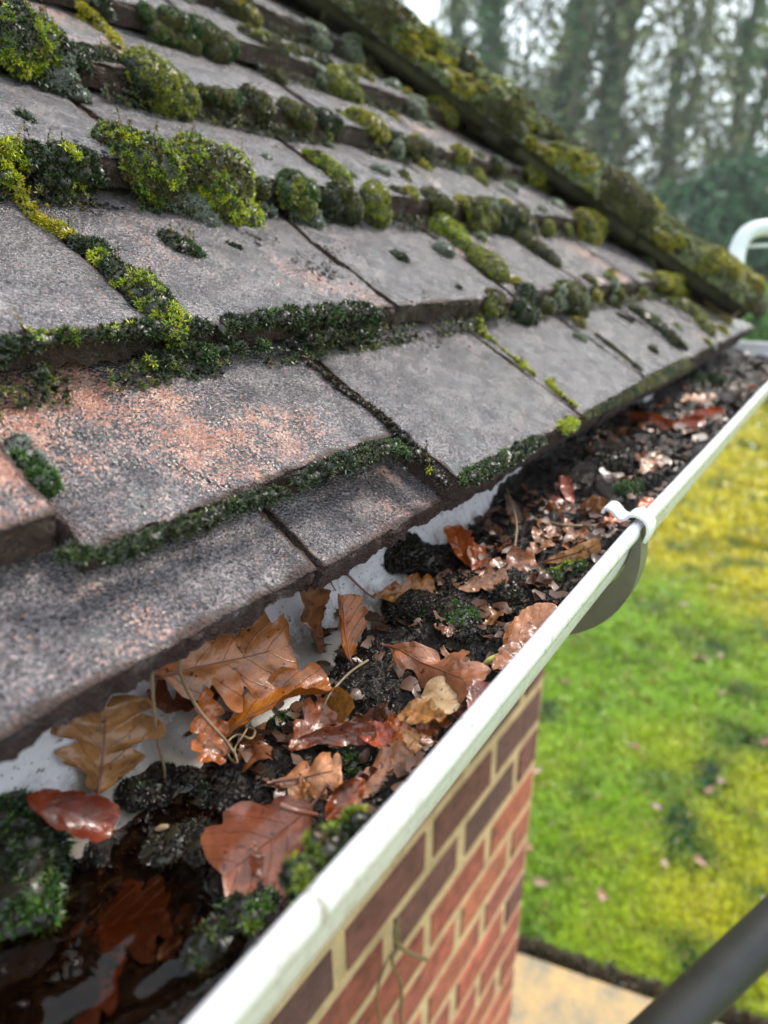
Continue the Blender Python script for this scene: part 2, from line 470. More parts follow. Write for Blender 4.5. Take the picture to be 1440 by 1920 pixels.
def tile_mesh(name, W, L, nu, nv, seed, rough=1.0, dz=None, exposed=0.13):
    """top sheet with rounded worn rim and skirt; local X across, Y up the slope, Z out"""
    K = 6
    xs = np.linspace(0, W, nu)
    ys = np.concatenate([np.linspace(0, exposed, nv), np.linspace(exposed, L, 4)[1:]])
    nvt = len(ys)
    I, J = np.meshgrid(np.arange(-K, nu+K), np.arange(-K, nvt), indexing='ij')
    ic = np.clip(I, 0, nu-1); jc = np.clip(J, 0, nvt-1)
    ex = np.maximum(np.abs(I-ic), np.abs(J-jc)).astype(float)
    X = xs[ic].copy(); Y = ys[jc].copy()
    ox = np.sign(I-ic); oy = np.sign(J-jc)
    r = 0.0022
    prof = np.array([0, 0.25, 0.55, 1.0, 1.0, 1.0, 1.0])
    depth = np.array([0, 0.10, 0.40, 1.0, 0, 0, 0])*r
    depth[4], depth[5], depth[6] = TH*0.4, TH*0.72, TH
    e = ex.astype(int)
    out = prof[e]*r-r
    X = X+ox*out; Y = Y+oy*out
    Z = -depth[e]
    # inset the flat by r so that the outline keeps W
    P = np.stack([X, Y, Z], -1)
    n1 = fbm(P+seed*3.1, 55, 3, seed); n2_ = fbm(P+seed, 170, 3, seed+2); n3_ = fbm(P, 420, 2, seed+5)
    chip = np.clip(fbm(P*np.array([1, 1, 0.3]), 40, 2, seed+9)-0.35, 0, 1)
    edge = np.exp(-np.minimum.reduce([Y, X*1.6, (W-X)*1.6]).clip(0)/0.0035)
    Z = Z + rough*(0.0008*n1+0.0003*n2_)-edge*(0.0010*np.abs(n2_)+0.004*chip)*rough
    side = (e >= 2)
    Y = Y+np.where(oy < 0, (0.0018*n2_+0.0011*n3_+0.0008*n1+0.0030*chip)*rough, 0)
    X = X+np.where(ox != 0, (0.0008*n2_+0.0004*n3_)*rough, 0)
    # slight camber and a lean of the whole front edge
    Z = Z-0.0016*((X/W-0.5)*2)**2 + 0.0012*(fbm(np.array([[seed, 3.3, 1.1]]), 1.0, 1)[0])*(X/W-0.5)
    if dz is not None: Z = Z+dz(X, Y, e)
    V = np.stack([X, Y, Z], -1).reshape(-1, 3)
    F = grid_faces(nu+2*K, nvt+K)
    nj = nvt+K
    # closing bottom face
    ring = [i*nj+0 for i in range(nu+2*K)]+[(nu+2*K-1)*nj+nj-1, nj-1]
    me = mk_mesh(name, V, F, MT['tile'], smooth=True)
    return me
def tile_matrix(k, y, du=0.0, dn=0.0, rz=0.0, tilt=0.0):
    o = Vector((XF[k]-du*ct, y, ZF[k]+du*st_)) + Vector(NRM)*dn
    B = Matrix(((0, -ct, st_), (1, 0, 0), (0, st_, ct)))
    return Matrix.Translation(o) @ (B @ Matrix.Rotation(rz, 3, 'Z') @ Matrix.Rotation(tilt, 3, 'X')).to_4x4()

house = empty('brick_house', (-0.3, 0.2, -2.3))
tag(house, 'red brick bungalow with a mossy clay tiled hipped roof above the gutter', 'house')
def hchild(o):
    o.parent = house; o.matrix_parent_inverse = Matrix.Translation((0.3, -0.2, 2.3)); return o
# the slope itself: boarding under both planes of the hipped roof
TR = math.tan(S_ROOF)
def board():
    t = 0.032
    X1 = -1.9
    c = (0.0-0.02, YC-0.02, -0.036)
    V = [(-0.047, -1.6, -0.030), (-0.047, YC-0.047, -0.030), (X1, YC+X1, -0.030+(-X1-0.047)*TR), (X1, -1.6, -0.030+(-X1-0.047)*TR),
         (X1-1.6, YC-0.047, -0.030), (X1-1.6, YC+X1, -0.030+(-X1-0.047)*TR)]
    V2 = [(a, b, z-0.01) for a, b, z in V]
    F = [[0, 1, 2, 3], [1, 4, 5, 2], [3, 2, 5], [6, 9, 8, 7], [7, 8, 11, 10], [0, 6, 7, 1], [1, 7, 10, 4], [0, 3, 9, 6], [4, 10, 11, 5]]
    return mk_mesh('roof', V+V2, F, MT['underlay'])
roof = hchild(link('roof', board()))

low = [tile_mesh('roof_tile', TILE_W-0.0035, 0.205, 26, 16, 40+i, 0.9) for i in range(5)]
def add_tile(me, mw, wear, cut=False):
    if cut:
        bm = bmesh.new(); bm.from_mesh(me); bm.transform(mw)
        g = bm.verts[:]+bm.edges[:]+bm.faces[:]
        bmesh.ops.bisect_plane(bm, geom=g, plane_co=(0, YC+0.004, 0), plane_no=(-1, 1, 0), clear_outer=True)
        bm.transform(mw.inverted())
        if len(bm.faces) < 4: bm.free(); return None
        me = bpy.data.meshes.new('roof_tile'); bm.to_mesh(me); bm.free(); me.materials.append(MT['tile'])
    o = link('roof_tile', me, roof, mw)
    o['wear'] = float(wear)
    return o
def crest(X, Y, e): return 0
def frac_a(X, Y, e):
    """tile A: laminations broken off at its lower left"""
    n = n2(X, Y, 60, 3, 5)
    d = (0.052-X)*0.8+(0.03-Y)*1.1+n*0.012
    st = np.clip(d/0.004, 0, 1)*0.0018+np.clip((d-0.018)/0.004, 0, 1)*0.002
    crack = np.exp(-((X-0.066-0.35*(0.08-Y)+0.0025*n)/0.0009)**2)*(Y > 0.035)*0.0012
    return -(st*(e < 3))-crack*(e < 1)
near_wear = {(0, -2): 0.80, (0, -1): 0.66, (0, 0): 0.35, (0, 1): 0.12, (0, 2): 0.3, (0, 3): 0.55, (0, 4): 0.4, (1, 0): 0.50, (1, -1): 0.30,
             (1, 1): 0.45, (1, 2): 0.55, (2, 0): 0.25, (2, 1): 0.45, (3, 1): 0.40, (4, 1): 0.5}
for k in range(NC):
    off = -0.0875 if k % 2 else 0.0
    if k == 3: off = 0.06-TILE_W
    if k == 2: off = -0.016
    for n in range(-4, 8):
        y = off+n*TILE_W+random.uniform(-0.0015, 0.0015)
        xk = XF[k]
        if y > YC+xk-0.01: continue
        cut = y+TILE_W > YC+xk-0.22
        wear = near_wear.get((k, n), random.choice((random.uniform(0.25, 0.5), random.uniform(0.5, 0.78))))
        du, dn = random.uniform(-0.003, 0.003), random.uniform(0, 0.0015)
        rz = random.uniform(-0.006, 0.006); tl = random.uniform(-0.008, 0.004)
        near = (k <= 2 and -2 <= n <= 1) or (k == 3 and n in (-1, 0, 1))
        if k == 0 and n == -1: du, dn, rz, tl = 0.034, 0.0, 0.0, 0.0
        if k == 0 and n == -2: du, dn, rz, tl = 0.044, 0.006, 0.0, 0.01
        if k == 0 and n <= -3: du, dn = 0.036, 0.0
        if k == 0 and n == 0: du, dn, rz, tl = -0.003, 0.0, 0.0, 0.0
        if near and not cut:
            me = tile_mesh('roof_tile', TILE_W-0.0035, 0.205, 150, 110, 3+k*7+n, 1.0, frac_a if (k == 0 and n == -1) else None)
        else:
            me = low[(k*3+n) % 5]
        add_tile(me, tile_matrix(k, y+0.0017, du, dn, rz, tl), wear, cut)
# under-course along the eave, joints halfway across the tiles above
for n in range(-4, 7):
    y = -0.0845+n*TILE_W-0.0
    mw = tile_matrix(0, y, -0.001+random.uniform(-0.001, 0.001), -0.0165, random.uniform(-0.003, 0.003), 0)
    if n in (-3, -2, -1, 0):
        me = tile_mesh('roof_tile', TILE_W-0.003, 0.15, 150, 80, 60+n, 1.0, None, 0.08)
    else:
        me = low[(n+7) % 5]
    add_tile(me, mw, {-1: 0.42, -2: 0.45, 0: 0.62}.get(n, 0.4), n >= 4)

# hip tiles: half round, overlapping, running up the hip line
HD = Vector((-1, -1, TR)).normalized()
HU = (Vector((0, 0, 1))-HD*HD.z).normalized()
HS = HD.cross(HU)
def hip_tile_mesh(seed):
    L, r0, r1 = 0.27, 0.050, 0.043
    nu, nv = 30, 18
    A, T = np.meshgrid(np.linspace(-1.75, 1.75, nu), np.linspace(0, 1, nv), indexing='ij')
    r = r0+(r1-r0)*T
    P = np.stack([T*L, np.sin(A)*r*1.05, np.cos(A)*r*0.78-0.012], -1)
    n = fbm(P, 45, 3, seed)*0.0025+fbm(P, 160, 2, seed+3)*0.001
    P = P*(1+0*n[..., None]); P[..., 2] += n; P[..., 1] += n*0.5
    V = P.reshape(-1, 3); F = grid_faces(nu, nv)
    Vi = V.copy(); Vi[:, 1] *= 0.80; Vi[:, 2] = Vi[:, 2]*1.0-0.012
    rim = [[j, j+1, len(V)+j+1, len(V)+j] for j in range(0)]
    q = []
    for i in range(nu-1):
        q.append([i*nv, len(V)+i*nv, len(V)+(i+1)*nv, (i+1)*nv])
    for j in range(nv-1):
        q.append([j, j+1, len(V)+j+1, len(V)+j]); a = (nu-1)*nv
        q.append([a+j, len(V)+a+j, len(V)+a+j+1, a+j+1])
    return mk_mesh('hip_tile', np.vstack([V, Vi]), F.tolist()+(F[:, ::-1]+len(V)).tolist()+q, MT['hipclay'], smooth=True)
hipm = [hip_tile_mesh(70+i) for i in range(3)]
HB = Matrix((HD, HS, HU)).transposed()
hip0 = Vector((-0.030, YC-0.030, 0.036))
for i in range(7):
    o = hip0+HD*(0.205*i)+HU*0.004
    link('hip_tile', hipm[i % 3], roof, Matrix.Translation(o) @ (HB @ Matrix.Rotation(0.03, 3, 'Y') @ Matrix.Rotation(random.uniform(-.04, .04), 3, 'X')).to_4x4())
# mortar plug closing the open end of the lowest hip tile
bmm = bmesh.new()
bmesh.ops.create_icosphere(bmm, subdivisions=4, radius=1)
for v in bmm.verts:
    c = np.array(v.co); v.co = Vector((c[0]*0.012, c[1]*0.052, c[2]*0.036-0.006))+Vector((1, 1, 1))*float(fbm(c*1.0, 3, 3, 4))*0.003
me = bpy.data.meshes.new('mortar_plug'); bmm.to_mesh(me); bmm.free(); me.materials.append(MT['mortar'])
link('mortar_plug', me, roof, Matrix.Translation(hip0+HD*0.01) @ HB.to_4x4())

# fascia, soffit
fb = hchild(link('fascia_board', box_mesh('fascia_board', -0.058, -0.046, -1.6, YC-0.05, -0.19, -0.034, MT['fascia'], 0.001)))
fb2 = hchild(link('fascia_board', box_mesh('fascia_board', -1.8, -0.0465, YC-0.049, YC-0.037, -0.19, -0.034, MT['fascia'], 0.001)))
sf = hchild(link('soffit_board', box_mesh('soffit_board', -0.30, -0.0585, -1.6, YC-0.051, -0.186, -0.176, MT['fascia'], 0.001)))

# brick wall
XW, YW, BP, BL = -0.185, 0.675, 0.087, 0.1865
wall = hchild(link('brick_wall', box_mesh('brick_wall', XW-0.30, XW-0.0025, -1.6, YW-0.0025, -2.35, -0.187, MT['mortar'])))
brick_cols = [(0.34, 0.085, 0.060), (0.38, 0.105, 0.068), (0.30, 0.075, 0.058), (0.42, 0.125, 0.075), (0.26, 0.07, 0.058)]
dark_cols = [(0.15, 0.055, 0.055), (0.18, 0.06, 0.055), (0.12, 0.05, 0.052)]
def brick_mesh(L, H, D, seed):
    bm = bmesh.new(); bmesh.ops.create_cube(bm, size=1)
    for v in bm.verts: v.co = Vector((v.co.x*D, v.co.y*L, v.co.z*H))
    bmesh.ops.bevel(bm, geom=bm.edges[:], offset=0.003, segments=2, affect='EDGES')
    for v in bm.verts:
        n = fbm(np.array([v.co]), 25, 2, seed)[0]; v.co += Vector((n, n*0.7, n*0.8))*0.0018
    me = bpy.data.meshes.new('brick'); bm.to_mesh(me); bm.free(); me.materials.append(MT['brick'])
    return me
fullb = [brick_mesh(BL-0.019, BP-0.0175, 0.10, i) for i in range(4)]
halfb = [brick_mesh(BL/2-0.018, BP-0.0175, 0.10, 10+i) for i in range(2)]
row = 0; z = -0.578+BP*4.5
zr = z
while zr > -2.3:
    z = zr-BP/2+BP/2
    kk = round((-0.578-BP/2-zr)/BP)
    even = kk % 2 == 0
    y = YW
    first = True
    while y > -0.75:
        if first and not even:
            me, L = random.choice(halfb), BL/2
        else:
            me, L = random.choice(fullb), BL
        first = False
        if zr+BP/2 < -0.185:
            o = link('brick', me, wall, Matrix.Translation((XW-0.05+random.uniform(-0.001, 0.0015), y-L/2, zr)))
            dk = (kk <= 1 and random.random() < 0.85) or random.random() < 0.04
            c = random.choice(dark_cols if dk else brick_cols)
            f = random.uniform(0.85, 1.15)
            o.color = (c[0]*f, c[1]*f, c[2]*f, 1)
        y -= L
    zr -= BP

# ------------------------------------------------------------------ gutter
GX, GZ, GR = 0.012, -0.035, 0.056
gut = empty('rain_gutter', (GX, 0.2, GZ))
tag(gut, 'white plastic half round gutter full of wet leaves running under the roof edge', 'gutter')
def gchild(name, me):
    o = link(name, me, gut); o.matrix_parent_inverse = Matrix.Translation((-GX, -0.2, -GZ)); return o
def gutter_profile(full=True):
    pts = []
    th = 0.0018
    # inside from the back rim round to the front lip, bead, then outside back
    ri = GR-th
    a = np.linspace(np.pi*1.0, 2*np.pi, 40)
    inn = [(GX+ri*np.cos(t), GZ+ri*np.sin(t)) for t in a]
    lip = [(GX+ri, GZ+0.003), (GX+ri+0.0006, GZ+0.0052), (GX+ri+0.0022, GZ+0.0062), (GX+ri+0.0042, GZ+0.0058), (GX+ri+0.0056, GZ+0.0040),
           (GX+ri+0.0058, GZ+0.001), (GX+ri+0.0050, GZ-0.0020), (GX+ri+0.0030, GZ-0.0032)]
    out = [(GX+(GR+0.0006)*np.cos(t), GZ+(GR+0.0006)*np.sin(t)) for t in a[::-1][1:]]
    back = [(GX-GR, GZ+0.006), (GX-GR+0.002, GZ+0.006)]
    return inn, lip, out, back
inn, lip, out_, back = gutter_profile()
prof = np.array(inn+lip+out_+back)
ys = np.linspace(-1.3, YC+0.068, 120)
V = np.array([[x+0.0005*math.sin(y*9)+0.005*min(1, max(0, (0.05-y)/0.2))*(1 if x > GX+0.03 else 0), y, z+0.0006*math.sin(y*5+1)] for y in ys for x, z in prof])
n = len(prof)
F = []
for i in range(len(ys)-1):
    for j in range(n):
        F.append([i*n+j, (i+1)*n+j, (i+1)*n+(j+1) % n, i*n+(j+1) % n])
# the mitre: stop the run along the 45 degree line with the return leg
for i in range(len(V)):
    lim = YC+0.0+V[i][0]
    if V[i][1] > lim: V[i][1] = lim
chan = gchild('channel', mk_mesh('channel', V, np.array(F), MT['white'], smooth=True))
# return leg round the hip end
xs2 = np.linspace(0.1, -1.6, 60)
V = []
for x in xs2:
    for px, pz in prof:
        yy = YC+px; xx = min(x, yy-YC)
        V.append((xx, yy+0.0, pz))
F2 = [[i*n+j, i*n+(j+1) % n, (i+1)*n+(j+1) % n, (i+1)*n+j] for i in range(len(xs2)-1) for j in range(n)]
gchild('return_channel', mk_mesh('return_channel', np.array(V), np.array(F2), MT['white'], smooth=True))

# bracket: crescent strap under the gutter with a clip over the lip
def bracket(y0):
    W = 0.013
    a = np.linspace(R(4), R(-176), 40)
    pr = []
    for t in a:
        pr.append((GX+(GR+0.0016)*np.cos(t), GZ+(GR+0.0016)*np.sin(t)))
    for t in a[::-1]:
        g = math.sin(min(1, max(0, (-t)/R(75)))*math.pi/2)
        rr = GR+0.0046+0.0125*g
        pr.append((GX+rr*np.cos(t), GZ+rr*np.sin(t)))
    m = len(pr); V = []
    for y in (y0-W/2, y0-W/2+0.0012, y0+W/2-0.0012, y0+W/2):
        for i, (x, z) in enumerate(pr):
            V.append((x, y, z))
    F = []
    for k in range(3):
        for j in range(m):
            F.append([k*m+j, (k+1)*m+j, (k+1)*m+(j+1) % m, k*m+(j+1) % m])
    h = m//2
    for j in range(h-1):
        F.append([j, j+1, m-2-j, m-1-j]); F.append([3*m+j, 3*m+m-1-j, 3*m+m-2-j, 3*m+j+1])
    b = gchild('bracket', mk_mesh('bracket', V, F, MT['brown'], smooth=False))
    # clip
    x1 = GX+GR
    cp = [(x1-0.0155, -0.0275), (x1-0.0145, -0.0250), (x1-0.0115, -0.0250), (x1-0.0075, -0.0285), (x1-0.0045, -0.0288), (x1-0.002, -0.0262), (x1+0.0015, -0.0256), (x1+0.0050, -0.0270),
          (x1+0.0072, -0.030), (x1+0.0076, -0.034), (x1+0.0066, -0.0385)]
    cp = [(x, z+0.001) for x, z in cp]
    cp = smoothpath([(x, 0, z) for x, z in cp], 40)[:, [0, 2]]
    t = 0.0017
    d = np.gradient(cp, axis=0); nn = np.stack([-d[:, 1], d[:, 0]], -1); nn /= np.linalg.norm(nn, axis=1)[:, None]
    loop = np.vstack([cp+nn*t/2, (cp-nn*t/2)[::-1]]); m = len(loop); V = []
    for y in (y0-0.0062, y0-0.0052, y0+0.0052, y0+0.0062):
        c = 0.8 if abs(y-y0) > 0.006 else 1
        for (x, z), (cx, cz) in zip(loop, np.vstack([cp, cp[::-1]])):
            V.append((cx+(x-cx)*c, y, cz+(z-cz)*c))
    F = []
    for k in range(3):
        for j in range(m): F.append([k*m+j, k*m+(j+1) % m, (k+1)*m+(j+1) % m, (k+1)*m+j])
    h = m//2
    for j in range(h-1):
        F.append([j, m-1-j, m-2-j, j+1]); F.append([3*m+j, 3*m+j+1, 3*m+m-2-j, 3*m+m-1-j])
    c = link('clip', mk_mesh('clip', V, F, MT['white'], smooth=False), b)
bracket(0.066)
# ------------------------------------------------------------------ wet debris lying in the gutter
LY = np.array([-1.3, -0.3, -0.20, -0.17, -0.15, -0.12, -0.08, -0.02, 0.05, 0.15, 0.4, 1.2])
LZ = np.array([-0.0835, -0.0835, -0.0825, -0.081, -0.078, -0.074, -0.068, -0.062, -0.058, -0.055, -0.053, -0.050])
def debris_h(x, y):
    x = np.asarray(x, float); y = np.asarray(y, float)
    lv = np.interp(y, LY, LZ)
    back = np.clip((0.004-x)/0.045, 0, 1)
    lowback = np.interp(y, [-0.3, -0.13, -0.07, 0.0, 0.06, 0.16, 1], [-0.002, 0.002, 0.020, 0.018, 0.008, 0.002, 0.000])
    lv = lv-lowback*back
    lv = lv+back*np.clip((y-0.10)/0.08, 0, 1)*(0.012+0.016*n2(x*0.3, y, 22, 2, 51))
    front = np.clip((x-0.035)/0.03, 0, 1)
    lv = lv+front*np.interp(y, [-0.3, -0.1, 0.1, 1], [0.016, 0.018, 0.010, 0.006])
    lump = n2(x, y, 38, 2, 3)*0.0065+n2(x, y, 95, 2, 8)*0.0030
    fine = n2(x, y, 260, 2, 13)*0.0011+np.abs(n2(x, y, 520, 2, 17))*0.0007
    return lv+lump*np.interp(y, [-0.2, -0.12, 1], [0.8, 1, 1])+fine
RI = GR-0.0018
def gutter_in(x):
    q = RI*RI-(np.asarray(x, float)-GX)**2
    return np.where(q > 0, GZ-np.sqrt(np.maximum(q, 0)), GZ+0.004)
def gut_surf(x, y): return np.maximum(debris_h(x, y), gutter_in(x))
def gut_pt(u, v, lift=0.0):
    d = ray(u, v); t = np.linspace(0.08, 1.6, 3200); P = CAM+t[:, None]*d
    h = P[:, 2]-gut_surf(P[:, 0], P[:, 1])
    ok = np.where((h < 0) | (P[:, 0] < -0.0405))[0]
    q = P[ok[0]] if len(ok) else P[-1]
    q = q-d*lift
    if q[0] > GX+RI-0.007: q = q+d*((q[0]-(GX+RI-0.007))/-d[0])
    return q

def debris(y0, y1, step, name, label):
    nx = int(0.106/step); ny = int((y1-y0)/step)
    X, Y = np.meshgrid(np.linspace(GX-RI+0.001, GX+RI-0.001, nx), np.linspace(y0, y1, ny), indexing='ij')
    Z = debris_h(X, Y)
    # slide the sheet sideways a little so that the lumps overhang
    Xo = X+n2(X, Y, 150, 2, 31)*0.0015; Yo = Y+n2(X, Y, 150, 2, 37)*0.0015
    V = np.stack([Xo, Yo, Z], -1).reshape(-1, 3)
    F = grid_faces(nx, ny)
    inside = (V[:, 2] > gutter_in(V[:, 0])-0.0012) & (V[:, 0] > GX-RI+0.002) & (V[:, 0] < GX+RI-0.0005)
    F = F[inside[F].all(1)]
    o = link(name, mk_mesh(name, V, F, MT['debris'], smooth=True))
    tag(o, label, 'leaf litter', kind='stuff')
debris(-0.40, 0.16, 0.0008, 'wet_debris', 'black rotted leaf litter packed along the gutter bottom near the viewer')
debris(0.16, YC+0.07, 0.0022, 'wet_debris', 'black rotted leaf litter filling the far length of the gutter')

# crumbs, seeds and rotted bits lying on it
def scatter_bits(name, N, yr, size, label, mat, seed, dens=None, colr=None, zoff=0.0003):
    r = np.random.default_rng(seed)
    x = r.uniform(GX-0.05, GX+0.052, N); y = r.uniform(*yr, N)
    keep = debris_h(x, y) > gutter_in(x)-0.001
    x, y = x[keep], y[keep]; N = len(x)
    z = gut_surf(x, y)+zoff
    s = size*r.uniform(0.4, 1.5, N)**1.3
    base = np.array([(1, 0, 0), (-1, 0, 0), (0, 1, 0), (0, -1, 0), (0, 0, 1), (0, 0, -1)], float)
    A = r.normal(size=(N, 3, 3)); Q = np.linalg.qr(A)[0]
    st = np.stack([r.uniform(0.8, 2.2, N), r.uniform(0.4, 0.9, N), r.uniform(0.3, 0.7, N)], -1)
    V = (base[None]*st[:, None, :])@Q*s[:, None, None]
    V = V+np.stack([x, y, z], -1)[:, None, :]
    f = np.array([(0, 2, 4), (2, 1, 4), (1, 3, 4), (3, 0, 4), (2, 0, 5), (1, 2, 5), (3, 1, 5), (0, 3, 5)])
    F = (f[None]+np.arange(N)[:, None, None]*6).reshape(-1, 3)
    o = link(name, mk_mesh(name, V.reshape(-1, 3), F, mat, smooth=True)); tag(o, label, 'litter', kind='stuff')
scatter_bits('litter_crumbs', 9000, (-0.26, 0.20), 0.0011, 'fine black crumbs of rotted leaf strewn over the near gutter', MT['debris'], 1)
scatter_bits('litter_crumbs', 3500, (0.20, 0.95), 0.0022, 'black crumbs of rotted leaf strewn over the far gutter', MT['debris'], 2)
MT['bitbrown'] = mat_simple('brown_leaf_scraps', (0.11, 0.045, 0.020), 0.5, var=(150, (0.045, 0.018, 0.010)), Coat_Weight=0.1)
def scraps(N, yr, size, seed, label):
    r = np.random.default_rng(seed)
    x = r.uniform(GX-0.045, GX+0.048, N); y = r.uniform(*yr, N)
    z = gut_surf(x, y)+0.0012
    n = 3; T = np.linspace(-1, 1, n)
    S, Tt = np.meshgrid(T, T, indexing='ij')
    V = []
    for i in range(N):
        L = size*r.uniform(0.5, 1.6); w = L*r.uniform(0.35, 0.8); q = r.uniform(0, 6.28)
        X = Tt*L*(1-0.35*S*S)+r.normal(size=(3, 3))*0.12*L; Y = S*w*(1-0.4*Tt*Tt)+r.normal(size=(3, 3))*0.12*L; Z = (Tt*Tt*r.uniform(-.5, .5)+S*Tt*r.uniform(-.4, .4)+S*r.uniform(-.35, .35)+Tt*r.uniform(-.35, .35))*L*0.8
        c, s = math.cos(q), math.sin(q)
        V.append(np.stack([x[i]+X*c-Y*s, y[i]+X*s+Y*c, z[i]+Z+abs(L)*0.25], -1).reshape(-1, 3))
    F = (grid_faces(3, 3)[None]+np.arange(N)[:, None, None]*9).reshape(-1, 4)
    o = link('leaf_scraps', mk_mesh('leaf_scraps', np.concatenate(V), F, MT['bitbrown'], smooth=True)); tag(o, label, 'leaf scraps', kind='stuff')
scraps(420, (-0.14, 0.18), 0.0035, 5, 'small torn brown leaf scraps scattered in the near gutter')
scraps(130, (0.18, 0.95), 0.0065, 6, 'small torn brown leaf scraps scattered in the far gutter')

# water standing in the near end
WZ = -0.0795
nx, ny = 40, 160
X, Y = np.meshgrid(np.linspace(-0.030, 0.058, nx), np.linspace(-0.42, -0.105, ny), indexing='ij')
Z = np.full_like(X, WZ)
# surface film climbs a little where lumps nearly break it
dh = debris_h(X, Y); Z = Z+0.0016*np.exp(-((dh-WZ)/0.0022)**2)+n2(X, Y, 55, 2, 41)*0.0010
V = np.stack([X, Y, Z], -1).reshape(-1, 3); F = grid_faces(nx, ny)
ins = Z.reshape(-1) > gutter_in(V[:, 0])-0.002
F = F[ins[F].all(1)]
wat = link('gutter_water', mk_mesh('gutter_water', V, F, MT['water'], smooth=True)); wat['kind'] = 'structure'

# ------------------------------------------------------------------ moss
PAL = {
    'leafy': [((0.42, 0.44, 0.015), .34), ((0.22, 0.30, 0.02), .26), ((0.06, 0.10, 0.015), .22), ((0.022, 0.028, 0.012), .14), ((0.17, 0.09, 0.02), .06)],
    'yellow': [((0.42, 0.36, 0.02), .40), ((0.28, 0.27, 0.02), .30), ((0.10, 0.11, 0.015), .18), ((0.28, 0.14, 0.02), .12)],
    'dome': [((0.34, 0.34, 0.02), .36), ((0.16, 0.19, 0.02), .30), ((0.075, 0.085, 0.015), .22), ((0.03, 0.03, 0.012), .14)],
    'olive': [((0.16, 0.15, 0.03), .30), ((0.10, 0.10, 0.02), .30), ((0.04, 0.045, 0.014), .25), ((0.10, 0.06, 0.02), .15)],
    'dark': [((0.020, 0.030, 0.013), .45), ((0.035, 0.055, 0.018), .25), ((0.07, 0.10, 0.02), .10), ((0.03, 0.02, 0.012), .20)],
    'black': [((0.010, 0.007, 0.005), .5), ((0.030, 0.018, 0.010), .3), ((0.055, 0.035, 0.015), .12), ((0.03, 0.04, 0.012), .08)],
    'green': [((0.035, 0.085, 0.018), .40), ((0.07, 0.15, 0.02), .25), ((0.02, 0.035, 0.012), .28), ((0.16, 0.26, 0.02), .07)],
    'grey': [((0.055, 0.085, 0.055), .5), ((0.08, 0.12, 0.07), .3), ((0.03, 0.04, 0.025), .2)],
    'bright': [((0.45, 0.46, 0.02), .5), ((0.28, 0.36, 0.02), .4), ((0.12, 0.07, 0.02), .1)],
    'silver': [((0.34, 0.37, 0.20), .45), ((0.20, 0.22, 0.07), .3), ((0.07, 0.07, 0.03), .25)],
}
def sprigs(P, N, size, kind, r, hair=False, spread=1.0):
    """little leaf stars at points P with normals N"""
    n = len(P); k = 4 if hair else 8
    up = N/np.linalg.norm(N, axis=1)[:, None]
    a = r.normal(size=(n, 3)); t1 = np.cross(up, a); t1 /= np.linalg.norm(t1, axis=1)[:, None]+1e-9; t2 = np.cross(up, t1)
    size = size*r.uniform(0.6, 1.3, n)
    tone = n2(P[:, 0]+P[:, 2], P[:, 1], 70, 2, 5)*0.9
    pal = PAL[kind]; w = np.array([q for _, q in pal]); cw = np.cumsum(w/w.sum())
    pick = np.searchsorted(cw, np.clip(r.uniform(0, 1, n)*0.75+0.125-tone*0.30, 0, 0.999))
    C = np.array([q for q, _ in pal])[pick]*r.uniform(0.7, 1.3, (n, 1))
    V = np.empty((n, k, 3, 3)); CC = np.empty((n, k, 3, 3))
    for j in range(k):
        if hair:
            th = r.uniform(0, 2*np.pi, n); el = r.uniform(0.7, 1.5, n); L = size*r.uniform(0.8, 1.3, n); wd = size*0.16
        else:
            th = j*2*np.pi/5+r.uniform(-.3, .3, n); el = (r.uniform(0.25, 0.8, n) if j < 5 else r.uniform(0.9, 1.45, n))/spread
            L = size*(1.0 if j < 5 else 0.75)*r.uniform(0.8, 1.2, n); wd = size*0.24
        dr = (np.cos(th)*np.cos(el))[:, None]*t1+(np.sin(th)*np.cos(el))[:, None]*t2+np.sin(el)[:, None]*up
        sd = np.cross(dr, up); sd /= np.linalg.norm(sd, axis=1)[:, None]+1e-9
        b = P-up*size[:, None]*0.15
        V[:, j, 0] = b+sd*wd[:, None]; V[:, j, 1] = b-sd*wd[:, None]
        V[:, j, 2] = b+dr*L[:, None]
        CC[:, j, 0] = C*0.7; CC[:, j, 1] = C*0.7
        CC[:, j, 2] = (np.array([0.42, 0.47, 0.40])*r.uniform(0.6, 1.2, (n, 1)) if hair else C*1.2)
    F = np.arange(n*k*3).reshape(-1, 3)
    return V.reshape(-1, 3), F, CC.reshape(-1, 3)

